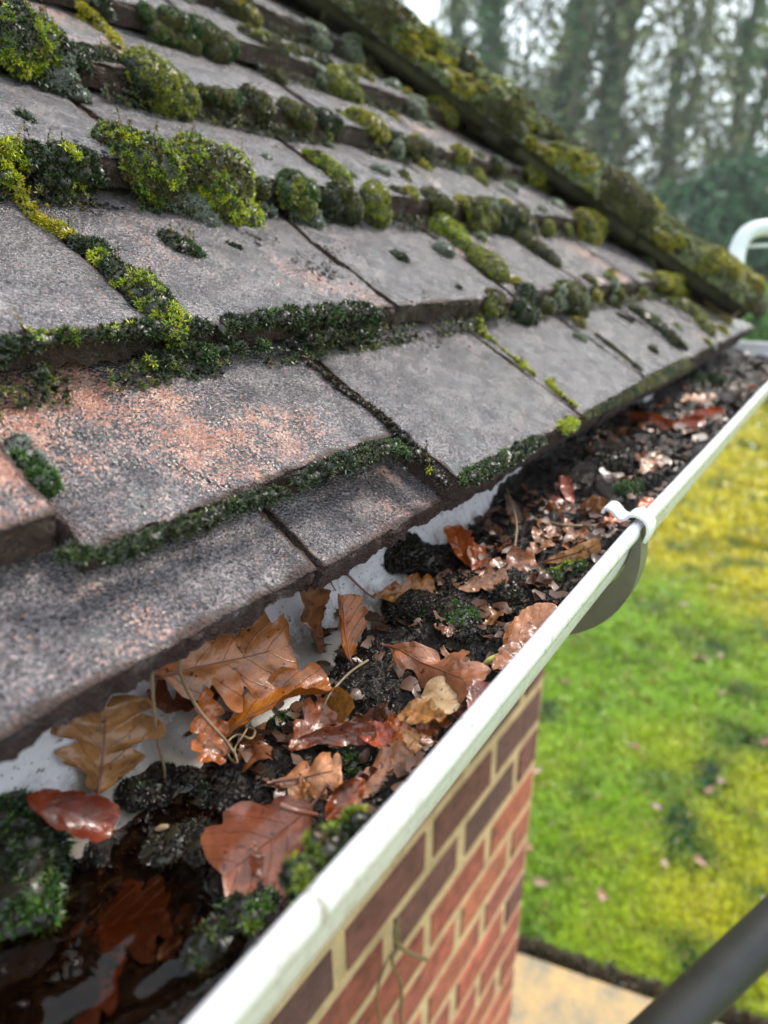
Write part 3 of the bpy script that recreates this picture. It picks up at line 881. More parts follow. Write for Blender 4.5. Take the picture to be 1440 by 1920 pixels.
def ico_dirs(n):
    i = np.arange(n)+0.5; ph = np.arccos(1-2*i/n); th = np.pi*(1+5**0.5)*i
    return np.stack([np.cos(th)*np.sin(ph), np.sin(th)*np.sin(ph), np.cos(ph)], -1)
def uv_sphere(nu, nv):
    A, B = np.meshgrid(np.linspace(0, 2*np.pi, nu, endpoint=False), np.linspace(0.02, np.pi-0.02, nv), indexing='ij')
    D = np.stack([np.cos(A)*np.sin(B), np.sin(A)*np.sin(B), np.cos(B)], -1).reshape(-1, 3)
    F = grid_faces(nu, nv, True); return D, np.concatenate([F[:, [0, 1, 2]], F[:, [0, 2, 3]]])
def moss_clump(name, label, blobs, kind='leafy', hf=0.55, group=None, where='roof', dens=1.0, spikes=0, lumpy=0.35, cat='moss', size=None, stuff=False, mix=None, sink=0.15):
    """blobs: (u, v, width in photo pixels) read onto the surface; the blobs of one clump join into one body"""
    r = np.random.default_rng(int(blobs[0][0]*7+blobs[0][1]*13) % 99991)
    raw = []
    for b in blobs:
        P = roof_pt(b[0], b[1]) if where == 'roof' else gut_pt(b[0], b[1])
        if where == 'roof': P = P*1.0; P[2] = max(P[2], float(surf(P[0]+0.0005, P[1])))
        Z = (P-CAM)@_F; raw.append((P, 0.5*b[2]*Z/FPX, Z))
    Zm = float(np.mean([q[2] for q in raw]))
    ell = [(raw[0][0], raw[0][1])]
    for (p, a, _), (q, b, _) in zip(raw, raw[1:]):
        n = max(1, int(math.ceil(np.linalg.norm(q-p)/(0.55*min(a, b)))))
        for i in range(1, n+1):
            t = i/n; c = p+(q-p)*t; rad = (a+(b-a)*t)
            if i < n:
                rad *= r.uniform(0.15, 1.0) if kind == 'bright' else r.uniform(0.8, 1.15); c = c+r.normal(size=3)*rad*0.10
                if where == 'roof': c[2] = surf_smooth(c[0], c[1], 0.003)
                else: c[2] = gut_surf(c[0], c[1])
            ell.append((c, rad))
    if where == 'roof': nv = NRM; t1 = np.array([0, 1.0, 0]); t2 = np.cross(nv, t1); S = lambda x, y: surf(x, y)
    else: nv = np.array([0, 0, 1.0]); t1 = np.array([0, 1.0, 0]); t2 = np.array([-1.0, 0, 0]); S = gut_surf
    B = np.stack([t1, t2, nv], 0)
    C = np.array([c for c, _ in ell]); RR = np.array([q for _, q in ell])
    H = RR*min(0.95, hf*1.45); C = C-nv*(H*sink)[:, None]
    rm = RR.mean(); ecc = 1.0
    def disp(P): return 1+lumpy*0.55*fbm(P, 0.75/rm, 2, 3)+0.10*fbm(P, 260, 2, 9)
    def shell(i, D):
        q = D*np.array([RR[i]*0.92, RR[i]*1.0, H[i]])
        P0 = C[i]+q@B
        return C[i]+(q*disp(P0)[:, None])@B
    def inside(P, skip):
        m = np.zeros(len(P), bool)
        for j in np.where(np.linalg.norm(C-C[skip], axis=1) < RR[skip]*1.3+RR.max()*1.3)[0]:
            if j == skip: continue
            q = (P-C[j])@B.T/np.array([RR[j]*0.92, RR[j], H[j]]); m |= (q*q).sum(1) < 0.80
        return m
    hair = kind in ('grey', 'silver')
    sz = size or (0.0019 if hair else 0.0016 if kind in ('dome', 'olive') else 0.0023)
    sz = max(sz, 2.5*Zm/FPX)
    P_, N_, Vb, Fb, off = [], [], [], [], 0
    for i in range(len(C)):
        px = RR[i]/Zm*FPX
        nu = int(np.clip(px*0.8, 10, 30)); D, F = uv_sphere(nu, max(6, nu*2//3))
        V = shell(i, D); k = (V[:, 2] > S(V[:, 0], V[:, 1])-0.004); F = F[k[F].all(1)]
        Vb.append(V); Fb.append(F+off); off += len(V)
        a = 4*RR[i]*H[i]*1.6+3.14*RR[i]**2
        ns = int(min(9000, dens*a/(sz*sz)*(3.0 if hair else 2.6)))
        D = r.normal(size=(ns, 3)); D /= np.linalg.norm(D, axis=1)[:, None]; D = D[D[:, 2] > -0.75]
        P = shell(i, D); e = 0.08
        up = (D/np.array([RR[i]*0.92, RR[i], H[i]]))@B; up /= np.linalg.norm(up, axis=1)[:, None]
        # real slope of the lumpy shell
        T = np.cross(D, np.array([0.3, 0.5, 0.8])); T /= np.linalg.norm(T, axis=1)[:, None]; T2 = np.cross(D, T)
        Nn = np.cross(shell(i, D+T*e)-P, shell(i, D+T2*e)-P); Nn /= np.linalg.norm(Nn, axis=1)[:, None]+1e-12
        Nn *= np.sign((Nn*up).sum(1))[:, None]
        ok = (P[:, 2] > S(P[:, 0], P[:, 1])-0.0012) & ~inside(P, i)
        if where != 'roof': ok &= P[:, 0] < GX+RI-0.001
        P_.append(P[ok]); N_.append(Nn[ok])
    P0 = np.vstack(P_); N = np.vstack(N_)
    if len(P0) > 26000: q = r.choice(len(P0), 26000, replace=False); P0, N = P0[q], N[q]
    N = N+np.array([0, 0, 0.28])+r.normal(size=N.shape)*0.22
    Vb = np.vstack(Vb); Fb = np.concatenate(Fb)
    if where != 'roof': Vb[:, 0] = np.minimum(Vb[:, 0], GX+RI-0.001)
    nb = fbm(Vb, 320, 2, 5)[:, None]
    Cb = np.clip(np.array([0.020, 0.017, 0.008])*(1+0.8*nb), 0.004, 1)
    if mix:
        sel = fbm(P0, 75, 2, 61) > mix[1]
        V1, F1, C1 = sprigs(P0[~sel], N[~sel], sz, kind, r, hair)
        V2, F2, C2 = sprigs(P0[sel], N[sel], sz, mix[0], r, mix[0] in ('grey', 'silver'))
        Vs = np.vstack([V1, V2]); Fs = np.vstack([F1, F2+len(V1)]); Cs = np.vstack([C1, C2])
    else:
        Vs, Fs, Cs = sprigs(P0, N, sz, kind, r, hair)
    VV = [Vb, Vs]; FF = [Fb, Fs+len(Vb)]; CC = [Cb, Cs]; off = len(Vb)+len(Vs)
    if spikes and len(P0):
        idx = r.choice(len(P0), min(spikes, len(P0)), replace=False)
        for i in idx:
            L = r.uniform(0.004, 0.009)*(1 if Zm < 0.5 else 1.2); p0 = P0[i]; top = p0+np.array([r.normal()*0.25, r.normal()*0.25, 1.0])*L
            w = max(0.00030, 0.40*Zm/FPX)
            q = [p0+np.array([w, 0, 0]), p0+np.array([-w*0.5, w*0.8, 0]), p0+np.array([-w*0.5, -w*0.8, 0]), top]
            VV.append(np.array(q)); FF.append(np.array([[0, 1, 3], [1, 2, 3], [2, 0, 3]])+off); off += 4
            CC.append(np.array([(0.16, 0.055, 0.02)]*3+[(0.40, 0.19, 0.03)]))
            m_ = 12; tt = r.uniform(0.1, 1, m_); pp = p0+(top-p0)*tt[:, None]; nn = np.tile((top-p0)/L, (m_, 1))+r.normal(size=(m_, 3))*0.1
            vv, ff, c2 = sprigs(pp, nn, sz*0.5, 'yellow' if r.random() < .5 else 'olive', r)
            VV.append(vv); FF.append(ff+off); off += len(vv); CC.append(c2)
    V = np.vstack(VV); o0 = raw[0][0]
    me = mk_mesh(name, V-o0, np.vstack(FF), MT['moss'], cols=np.vstack(CC))
    o = link(name, me); o.location = o0
    tag(o, label, cat, group, 'stuff' if stuff else None)
    return o

RM = 'moss growing on the roof tiles'
mc = lambda label, blobs, kind='leafy', **k: moss_clump(k.pop('name', 'moss_clump'), label, blobs, kind, group=k.pop('group', RM), **k)
# --- large and near clumps
mc('bright green shaggy moss mound at the roof top left corner', [(15, 75, 110), (70, 80, 110)], 'leafy', spikes=26, hf=.75, mix=('dark', .25))
mc('dark brownish moss lump right of the shaggy corner mound', [(140, 105, 55), (200, 110, 60)], 'olive', spikes=6, hf=.6, mix=('dark', -.1))
mc('small grey green moss cushion below the shaggy corner mound', [(105, 155, 50), (145, 178, 45)], 'grey', hf=.5)
mc('smooth rounded yellow green moss dome on the upper left tile', [(272, 140, 100), (325, 175, 95)], 'dome', hf=.62, lumpy=.15, mix=('dark', .55))
mc('tiny black moss speck on the tile under the grey cushion', [(40, 216, 26), (57, 228, 20)], 'dark', hf=.4)
mc('thin yellow moss string trailing beside the dark brown lump', [(150, 38, 22), (185, 52, 26), (215, 72, 26), (222, 90, 20)], 'yellow', hf=.5)
mc('grey green moss tuft at the very top edge of the picture', [(165, 3, 30), (200, 20, 32)], 'grey', hf=.5, mix=('dark', .1))
mc('long dark moss roll with a green right end near the top', [(270, 18, 36), (340, 45, 44), (385, 62, 52), (422, 82, 50)], 'olive', hf=.6, spikes=10, mix=('green', .2))
mc('biggest leafy moss mass on the roof with brown upright stalks', [(215, 270, 90), (262, 300, 130), (300, 318, 110)], 'leafy', hf=.75, spikes=34, mix=('olive', .35))
mc('leafy yellow green moss hump joined to the right of the biggest mass', [(345, 320, 105), (400, 362, 130), (455, 405, 80)], 'leafy', hf=.70, spikes=34, mix=('olive', .2))
mc('grey furry moss cushion in front of the biggest leafy mass', [(310, 372, 78), (350, 388, 84), (388, 415, 56)], 'grey', hf=.52, lumpy=.12)
mc('dark flat moss tuft below the grey furry cushion', [(315, 447, 44), (340, 462, 54), (368, 475, 34)], 'dark', hf=.45, spikes=4, mix=('green', .35))
mc('small dark moss dot right of the flat dark tuft', [(432, 462, 20), (448, 468, 18)], 'dark', hf=.45)
mc('leafy moss band along the tile edge left of the biggest mass', [(52, 305, 34), (100, 318, 48), (150, 322, 55), (180, 326, 40)], 'leafy', hf=.6, spikes=8, mix=('dark', -.05))
mc('moss band along the tile edge at the left picture border', [(0, 302, 40), (30, 306, 34)], 'leafy', hf=.6, spikes=10, mix=('dark', .1))
mc('tiny pale grey moss cushion under the leafy band', [(82, 338, 20), (97, 343, 22)], 'grey', hf=.45)
mc('narrow yellow green moss string down the left tile joint', [(0, 345, 24), (22, 362, 22), (48, 390, 18), (75, 415, 22), (110, 432, 32), (140, 450, 30)], 'yellow', hf=.5, spikes=16)
mc('black mossy lump halfway down the left tile joint', [(155, 462, 42), (185, 462, 38)], 'dark', hf=.55)
mc('long leafy moss slug over the left tile joint and edge', [(190, 487, 46), (225, 510, 60), (262, 535, 74), (298, 575, 84), (318, 615, 66)], 'leafy', hf=.5, spikes=6, mix=('dark', .02))
mc('dark green moss roll packed under the second course edge', [(345, 640, 40), (420, 622, 34), (490, 612, 34), (560, 605, 40), (640, 595, 40), (700, 588, 34)], 'dark', hf=.5, mix=('green', .35), lumpy=.6)
mc('ragged dark moss under the thick tile edge at the left', [(0, 668, 36), (60, 662, 40), (130, 662, 26), (200, 656, 24), (260, 652, 42), (330, 650, 40)], 'dark', hf=.5, spikes=3, mix=('leafy', .2))
mc('feathery green moss cushion on the worn pink tile at the left', [(35, 838, 50), (55, 868, 56), (85, 908, 56)], 'green', hf=.55, lumpy=.2, mix=('grey', .15), size=.0022)
# under the edge of the broken tile and in the open joint
mc('dark moss seam under the worn tile edge with green specks', [(120, 1035, 28), (200, 1046, 30), (290, 1008, 36), (360, 985, 34), (430, 952, 30), (500, 932, 28), (535, 925, 20)], 'dark', hf=.5, mix=('green', .75), lumpy=.7)
mc('dark moss wedge under the worn tile right corner', [(560, 905, 26), (620, 880, 30), (690, 850, 38), (735, 838, 36), (765, 850, 24)], 'dark', hf=.5, mix=('green', .6), lumpy=.7)
mc('sparse mossy grit filling the long open tile joint', [(538, 640, 10), (590, 685, 10), (650, 738, 12), (705, 772, 14), (755, 820, 22), (800, 868, 26), (835, 905, 22)], 'black', hf=.3, lumpy=.7)
mc('few bright moss shoots in the corner of the open joint', [(800, 860, 12), (808, 885, 9)], 'bright', hf=.6, spikes=5, dens=.7)
mc('mossy fringe along the eave below the large smooth tile', [(870, 915, 22), (915, 903, 34), (960, 882, 24), (1010, 857, 22)], 'dark', hf=.45, mix=('green', .5), lumpy=.8)
mc('small bright green moss pad on the eave edge near the tile corner', [(1052, 826, 24), (1072, 816, 26)], 'leafy', hf=.55)
mc('string of tiny bright moss shoots along the joint right of the large tile', [(893, 617, 11), (906, 626, 15), (918, 634, 9), (936, 648, 4), (958, 668, 5), (966, 672, 9), (978, 684, 12), (1002, 702, 6)], 'bright', hf=.6, spikes=5)
mc('second string of tiny moss shoots lower down the same joint', [(1030, 716, 14), (1040, 728, 10), (1060, 745, 9), (1078, 760, 8)], 'bright', hf=.5, spikes=3)
mc('moss thread in the joint above the eave gutter clip', [(1118, 628, 8), (1148, 650, 9), (1175, 672, 7), (1200, 692, 9)], 'olive', hf=.5)
# --- along the second course edge, middle
mc('round green moss dome beside the biggest leafy mass', [(535, 360, 58), (575, 362, 55)], 'dome', hf=.7, lumpy=.2, mix=('green', .15))
mc('little olive moss knob between the leafy mass and the green dome', [(490, 352, 34)], 'olive', hf=.6)
mc('small pale cushion at the right foot of the leafy mass', [(490, 388, 28), (505, 397, 26)], 'grey', hf=.5)
mc('flat grey moss cushion below the round green dome', [(555, 400, 40), (585, 415, 48)], 'grey', hf=.42, lumpy=.15)
mc('leafy moss ridge climbing a joint above the red scratch', [(575, 287, 18), (598, 300, 34), (622, 318, 40), (645, 340, 38)], 'olive', hf=.55, spikes=4, mix=('leafy', .0))
mc('moss knobs on the course edge right of the green dome', [(618, 372, 44), (655, 378, 50)], 'olive', hf=.6, mix=('dark', .1))
mc('bright green round moss knob at the end of the course edge', [(695, 372, 52), (715, 382, 40)], 'dome', hf=.65)
mc('grey moss button alone on the tile above the bright knob', [(705, 320, 34), (718, 325, 30)], 'grey', hf=.5)
mc('tiny white moss button left of the grey button', [(660, 328, 20)], 'grey', hf=.45)
mc('faint grey moss spot in the middle of the upper tile', [(500, 297, 24)], 'grey', hf=.4)
mc('small green moss tuft alone on the wide grey tile', [(742, 478, 24), (755, 487, 26)], 'green', hf=.5, mix=('dark', .1))
mc('dark specks of moss on the wide grey tile', [(860, 540, 14)], 'dark', hf=.5)
# --- fourth and fifth course edges
mc('moss roll on the upper course edge right of the smooth dome', [(378, 168, 26), (410, 176, 34), (440, 182, 36)], 'olive', hf=.55, mix=('green', .0))
mc('dark round moss knob in the upper course edge row', [(468, 182, 46), (490, 198, 48)], 'dark', hf=.6, mix=('olive', .1))
mc('double olive moss knob next to the dark round knob', [(540, 205, 48), (570, 220, 46)], 'olive', hf=.6, mix=('green', .2))
mc('dark grey moss knob right of the double olive knob', [(605, 222, 44), (628, 230, 34)], 'dark', hf=.55)
mc('yellow moss hump with stalks on the upper course edge', [(665, 225, 50), (695, 242, 60)], 'yellow', hf=.62, spikes=8, mix=('dome', .1))
mc('round yellow green moss dome on the tile near the top middle', [(622, 158, 56), (655, 182, 58)], 'dome', hf=.62, lumpy=.15)
mc('pale grey moss cushion left of the top middle dome', [(594, 73, 36), (608, 80, 30)], 'silver', hf=.5)
mc('brown moss streak in the joint near the top middle', [(505, 145, 20), (530, 155, 22)], 'olive', hf=.5, spikes=3)
mc('olive moss mound on the top course edge', [(465, 68, 50), (500, 88, 56), (520, 95, 40)], 'dome', hf=.6, mix=('olive', .0))
mc('moss mound at the top edge left of centre', [(430, 8, 56), (465, 32, 50)], 'olive', hf=.6, spikes=5, mix=('yellow', .2))
mc('dark moss row on the top course edge right part', [(548, 98, 34), (580, 108, 38), (605, 118, 34)], 'dark', hf=.5, mix=('olive', .1))
mc('little green moss cushion high on the small tile', [(412, 95, 22), (432, 100, 20)], 'green', hf=.5)
mc('pale moss cushion at the top edge in the centre', [(345, 0, 34), (370, 10, 30)], 'grey', hf=.5)
# --- right-hand, blurred part
far = [
 ('olive moss knob with pale rim at the top centre', [(620, 45, 46), (645, 62, 40)], 'olive'),
 ('green moss knob beneath the hip near the top', [(655, 95, 40), (668, 108, 34)], 'silver'),
 ('pale edged moss knob beneath the hip near the top', [(692, 122, 42), (705, 140, 30)], 'olive'),
 ('yellow moss patch at the top centre', [(668, 138, 34), (690, 150, 30)], 'yellow'),
 ('small silver cushion on a high tile', [(733, 163, 34)], 'silver'),
 ('tall bright yellow moss tongue beneath the hip', [(800, 172, 46), (822, 200, 52), (842, 218, 36)], 'yellow'),
 ('silver cushion left of the yellow tongue', [(772, 203, 38), (788, 214, 28)], 'silver'),
 ('silver button below the yellow tongue', [(803, 240, 28)], 'silver'),
 ('pale round moss button on the third course edge', [(743, 278, 38)], 'silver'),
 ('row of small moss on the course edge by the pale button', [(728, 252, 34), (772, 270, 30), (800, 276, 30)], 'olive'),
 ('yellow brown moss bump in the middle right', [(862, 290, 42)], 'yellow'),
 ('green moss bump in the middle right', [(898, 294, 30)], 'dome'),
 ('brown moss ball in the middle right', [(930, 308, 36)], 'olive'),
 ('silver cushion below the yellow brown bump', [(855, 322, 36)], 'silver'),
 ('round green moss below the green bump', [(893, 332, 42), (905, 345, 30)], 'dome'),
 ('small whitish cushion beside the pink streak', [(958, 355, 32)], 'silver'),
 ('long orange green moss streak beneath the hip', [(972, 300, 46), (1000, 325, 50), (1020, 345, 34)], 'yellow'),
 ('green moss knob left of the long orange streak', [(918, 262, 40), (945, 278, 36)], 'dome'),
 ('brown green moss block on the second course edge', [(810, 372, 50), (835, 388, 40)], 'olive'),
 ('green domed moss with dark foot on the second course edge', [(883, 392, 52), (905, 405, 52)], 'dome'),
 ('dark moss tuft right of the green dome with dark foot', [(935, 408, 30), (950, 415, 26)], 'dark'),
 ('olive moss tuft on the second course edge further right', [(968, 405, 46), (985, 418, 40)], 'olive'),
 ('small round green moss beyond the olive tuft', [(1022, 424, 38)], 'dome'),
 ('silver cushion above the small round green moss', [(1015, 395, 26)], 'silver'),
 ('silver button on the tile beneath the hip', [(1043, 388, 34)], 'silver'),
 ('green moss knob beneath the yellow tuft row', [(1062, 430, 30)], 'dome'),
 ('large yellow green moss tuft on the right course edge', [(1092, 415, 52), (1118, 430, 50)], 'yellow'),
 ('orange brown moss tuft right of the large yellow tuft', [(1165, 445, 44), (1185, 458, 30)], 'yellow'),
 ('bright yellow moss mat on top of the big olive dome', [(820, 430, 46), (850, 442, 60), (862, 458, 44)], 'leafy'),
 ('big olive moss dome in the middle of the roof', [(893, 478, 68), (925, 508, 72)], 'dome'),
 ('grey cushion left of the big olive dome', [(828, 468, 44)], 'grey'),
 ('olive moss slug on the middle right tile', [(985, 455, 44), (1005, 470, 44), (1035, 492, 36)], 'olive'),
 ('dark green moss lump on the eave course edge', [(918, 575, 46), (935, 582, 34)], 'dome'),
 ('black green moss lump on the eave course edge', [(975, 572, 52), (990, 592, 52)], 'dark'),
 ('small moss knob between the black lump and the tall olive lump', [(1022, 570, 38)], 'olive'),
 ('tall olive moss lump on the eave course edge', [(1062, 548, 54), (1080, 572, 54)], 'olive'),
 ('yellow sprig right of the tall olive lump', [(1115, 552, 30)], 'yellow'),
 ('round green moss on the right course edge', [(1155, 548, 42)], 'dome'),
 ('small green knob past the round green moss', [(1200, 545, 32)], 'dome'),
 ('yellow moss tuft under the hip at the right', [(1210, 495, 34)], 'olive'),
 ('orange yellow moss patch at the right roof edge', [(1235, 525, 34), (1262, 540, 34), (1283, 545, 24)], 'yellow'),
 ('long moss slug down the joint near the right roof end', [(1190, 585, 32), (1220, 605, 38), (1255, 632, 28), (1282, 652, 18)], 'olive'),
 ('fat moss slug near the far roof corner', [(1258, 567, 32), (1290, 585, 42), (1318, 608, 38), (1330, 625, 22)], 'dome'),
 ('lone small moss spot on the pinkish right tile', [(1225, 658, 24)], 'olive'),
 ('thin yellow moss line on the last tiles', [(1328, 580, 9), (1350, 595, 9), (1368, 607, 9)], 'yellow'),
 ('mossy fringe under the eave edge at the right', [(1095, 795, 12), (1150, 765, 14), (1200, 732, 18), (1245, 705, 24), (1285, 690, 22)], 'olive'),
 ('dark moss filling the joint on the right eave course', [(1160, 590, 10), (1185, 603, 10)], 'dark'),
]
for lab, bl, kd in far:
    mc(lab, [(u, v, w) for u, v, w in bl], kd, hf=.54, lumpy=.45, spikes=(4 if kd == 'yellow' else 0), mix={'olive': ('dark', .2), 'dome': ('olive', .25), 'yellow': ('dome', .2)}.get(kd))
# small cushions sprinkled over the blurred tiles
rs = np.random.default_rng(31)
lab3 = ['small frosted moss button', 'small olive moss knob', 'small yellow green moss tuft']
ORD = ['lowest', 'second', 'third', 'fourth', 'fifth', 'sixth', 'seventh', 'eighth', 'ninth', 'tenth', 'eleventh', 'twelfth', 'top']
cnt = 0
while cnt < 42:
    u, v = rs.uniform(560, 1330), rs.uniform(40, 640)
    P = roof_pt(u, v); Z = (P-CAM)@_F
    if Z < 0.52 or P[0] > -0.01 or P[1] > YC+P[0]-0.05: continue
    k = np.searchsorted(GA, -P[0]/cs, side='right')-1
    if rs.random() < 0.6: P = np.array([XF[k]-0.002-rs.uniform(0, .012), P[1], 0]); P[2] = surf(P[0], P[1])
    d = P-CAM; u, v = 720+FPX*(d@_R)/(d@_F), 960-FPX*(d@_U)/(d@_F)
    j = cnt % 3
    dh_ = YC+P[0]-P[1]; where_ = 'beside the hip' if dh_ < 0.16 else 'near the hip' if dh_ < 0.32 else 'far from the hip'
    mc(lab3[j]+' on the '+ORD[int(k)]+' tile course, '+where_, [(u, v-1, rs.uniform(14, 30)), (u+rs.uniform(4, 14), v+rs.uniform(3, 9), rs.uniform(12, 24))], ['silver', 'olive', 'yellow'][j], hf=.55, lumpy=.45, group='small moss cushions sprinkled over the upper right tiles', mix=('dome', .2))
    cnt += 1
# thin moss and grit packed under every course edge (nobody could count it)
def edge_fringe():
    r = np.random.default_rng(77); PP = []; NN = []
    for k in range(1, NC):
        Lh = YC+XF[k]
        n = int(2200*(Lh+0.5)*(0.9 if k < 3 else 1.0))
        y = r.uniform(-0.45, Lh, n); d = n2(y, y*0+k, 25, 2, 4)
        y = y[d > -0.15]; n = len(y)
        x = XF[k]+r.uniform(-0.001, 0.0045, n)
        z = surf(np.full(n, 0.0)+XF[k]+0.004, y)+(XF[k]+0.004-x)*TT+r.uniform(0, 1, n)**1.5*0.009
        PP.append(np.stack([x, y, z], -1)); NN.append(np.tile(NRM*0.6+np.array([0.7, 0, 0.2]), (n, 1))+r.normal(size=(n, 3))*0.3)
    P = np.vstack(PP); N = np.vstack(NN); h = len(P)//3
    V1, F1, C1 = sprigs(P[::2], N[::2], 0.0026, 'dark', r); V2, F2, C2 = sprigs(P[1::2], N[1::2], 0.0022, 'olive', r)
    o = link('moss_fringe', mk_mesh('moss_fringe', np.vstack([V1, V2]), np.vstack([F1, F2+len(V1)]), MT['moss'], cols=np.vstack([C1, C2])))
    tag(o, 'thin dark moss fringe growing under the tile course edges', 'moss', kind='stuff')
edge_fringe()
# droppings, grit and needles washed onto the tiles
def grit(N, spots, label, seed, size):
    r = np.random.default_rng(seed); Q = []
    for u, v, w, n in spots:
        P = roof_pt(u, v); Z = (P-CAM)@_F; s = w*Z/FPX*0.5; y = P[1]+r.normal(size=n)*s; x = P[0]+r.normal(size=n)*s*0.55
        Q.append(np.stack([x, y], -1))
    Q = np.vstack(Q) if Q else np.zeros((0, 2))
    if N: Q = np.vstack([Q, np.stack([r.uniform(-0.55, -0.002, N), r.uniform(-0.3, 0.75, N)], -1)])
    x, y = Q[:, 0], Q[:, 1]; ok = (x < -0.002) & (y < YC+x-0.03); x, y = x[ok], y[ok]; n = len(x); z = surf(x, y)+0.0008
    b = np.array([(1.6, 0, 0), (-1.6, 0, 0), (0, .7, 0), (0, -.7, 0), (0, 0, .6), (0, 0, -.6)]); th = r.uniform(0, 3.14, n); s = size*r.uniform(.5, 1.5, n)
    V = np.empty((n, 6, 3)); V[..., 0] = b[:, 0]*np.cos(th)[:, None]-b[:, 1]*np.sin(th)[:, None]; V[..., 1] = b[:, 0]*np.sin(th)[:, None]+b[:, 1]*np.cos(th)[:, None]; V[..., 2] = b[:, 2]-V[..., 0]*TT
    V = V*s[:, None, None]+np.stack([x, y, z], -1)[:, None]
    f = np.array([(0, 2, 4), (2, 1, 4), (1, 3, 4), (3, 0, 4), (2, 0, 5), (1, 2, 5), (3, 1, 5), (0, 3, 5)]); F = (f[None]+np.arange(n)[:, None, None]*6).reshape(-1, 3)
    tag(link('roof_grit', mk_mesh('roof_grit', V.reshape(-1, 3), F, MT['debris'], smooth=True)), label, 'grit', kind='stuff')
grit(260, [(150, 375, 60, 70), (185, 360, 40, 40), (595, 505, 70, 50), (480, 445, 60, 22), (820, 640, 60, 26), (640, 480, 60, 20), (700, 900, 40, 24)], 'dark grit and droppings scattered on the wet tiles', 4, 0.0009)
# moss crust along the hip tiles
def hip_moss():
    r = np.random.default_rng(5); nA, nT = 110, 760; Lh = 1.35
    A, T = np.meshgrid(np.linspace(-1.75, 1.75, nA), np.linspace(-0.012, Lh, nT), indexing='ij')
    def P_of(A, T):
        seg = (T % 0.205)/0.205
        rad = 0.050-0.006*seg
        q = np.stack([T*1.0, A*0.055, A*0], -1)
        n = fbm(q, 42, 3, 2); m = n2(T, A*0.055, 16, 2, 6)
        lump = np.clip(n*0.9+m*0.7+0.80, 0, 1.8)
        h = lump**0.6*0.0150-0.004*(lump <= 0.001)+fbm(q, 300, 2, 9)*0.0009
        R_ = rad+h
        loc = np.stack([T, np.sin(A)*R_*1.05, np.cos(A)*R_*0.80-0.010], -1)
        W = np.array(hip0)[None]+loc[..., 0:1]*np.array(HD)+loc[..., 1:2]*np.array(HS)+loc[..., 2:3]*np.array(HU)
        return W, lump
    W, lump = P_of(A, T); V = W.reshape(-1, 3); F = grid_faces(nA, nT); k = lump.reshape(-1) > 0.02; F = F[k[F].all(1)]
    F = np.concatenate([F[:, [0, 1, 2]], F[:, [0, 2, 3]]])
    C0 = np.tile(np.array([0.045, 0.040, 0.018]), (len(V), 1))
    ns = 60000; ra = r.uniform(-1.7, 1.7, ns); rt = r.uniform(-0.01, 1.15, ns)
    P0, l0 = P_of(ra, rt); ok = l0 > 0.08; ra, rt, P0 = ra[ok], rt[ok], P0[ok]
    e = 0.003; Pa, _ = P_of(ra+e*18, rt); Pt, _ = P_of(ra, rt+e); N = np.cross(Pa-P0, Pt-P0); N /= np.linalg.norm(N, axis=1)[:, None]+1e-12
    ctr = np.array(hip0)+rt[:, None]*np.array(HD); sgn = np.sign(((P0-ctr)*N).sum(1)); N = N*sgn[:, None]+np.array([0, 0, .3])
    q = n2(P0[:, 1], P0[:, 2], 26, 2, 8)
    VV, FF, CC = [V], [F], [C0]; off = len(V)
    for kd, sel in (('olive', q < -0.05), ('silver', (q >= -0.05) & (q < 0.35)), ('yellow', q >= 0.42), ('dome', (q >= 0.35) & (q < .42))):
        if sel.sum() == 0: continue
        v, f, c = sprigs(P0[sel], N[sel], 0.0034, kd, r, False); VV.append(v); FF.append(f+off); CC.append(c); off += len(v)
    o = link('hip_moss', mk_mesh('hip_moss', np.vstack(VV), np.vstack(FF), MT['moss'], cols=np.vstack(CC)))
    tag(o, 'thick lumpy olive moss crust covering the sloping hip tiles', 'moss', kind='stuff')
hip_moss()

# moss in the gutter
GM = 'moss growing in the gutter'
gm = lambda label, blobs, kind, **k: moss_clump('gutter_moss', label, blobs, kind, group=GM, where='gutter', **k)
gm('dark feathery moss hump against the left border of the picture', [(5, 1520, 90), (50, 1590, 150), (60, 1690, 150)], 'green', hf=.45, mix=('dark', -.05), size=.0030)
gm('green fresh moss strip inside the front lip below the big glossy leaf', [(560, 1640, 70), (610, 1590, 80), (670, 1540, 60)], 'leafy', hf=.6, mix=('dark', -.05), size=.0024)
gm('blurred green moss tuft on the front lip closest to the viewer', [(395, 1800, 110), (440, 1745, 100), (500, 1690, 70)], 'green', hf=.6, mix=('dark', .1), size=.0026)
gm('green moss pad against the front lip near the clip', [(1040, 1085, 56), (1085, 1068, 44)], 'leafy', hf=.6, mix=('green', -.1), size=.0022)
gm('brown mossy hummock in the gutter left of the lip pad', [(930, 1100, 70), (990, 1120, 60)], 'black', hf=.5, mix=('olive', .1))
gm('black moss cushion filling the gutter beneath the tile corner', [(740, 1045, 80), (820, 1050, 90)], 'black', hf=.5, size=.0022)
gm('small black green moss bump among the middle leaves', [(655, 1415, 40), (665, 1440, 44)], 'dark', hf=.6, mix=('green', .2))
gm('mossy bump under the curled amber leaf', [(515, 1365, 40), (540, 1345, 36)], 'olive', hf=.5, mix=('green', .1))
gm('dark moss round the base of the twine', [(250, 1470, 80), (330, 1470, 110), (380, 1500, 70)], 'black', hf=.3, mix=('dark', .25), lumpy=.6, size=.0017)
gm('black glistening rot heap left of the big glossy leaf', [(300, 1590, 80), (360, 1560, 90), (390, 1620, 60)], 'black', hf=.3, lumpy=.7, size=.0016)
gm('green flecked black moss hump in the centre of the gutter', [(760, 1140, 80), (850, 1150, 90), (890, 1190, 60)], 'black', hf=.4, mix=('green', .3), lumpy=.5, size=.0018)
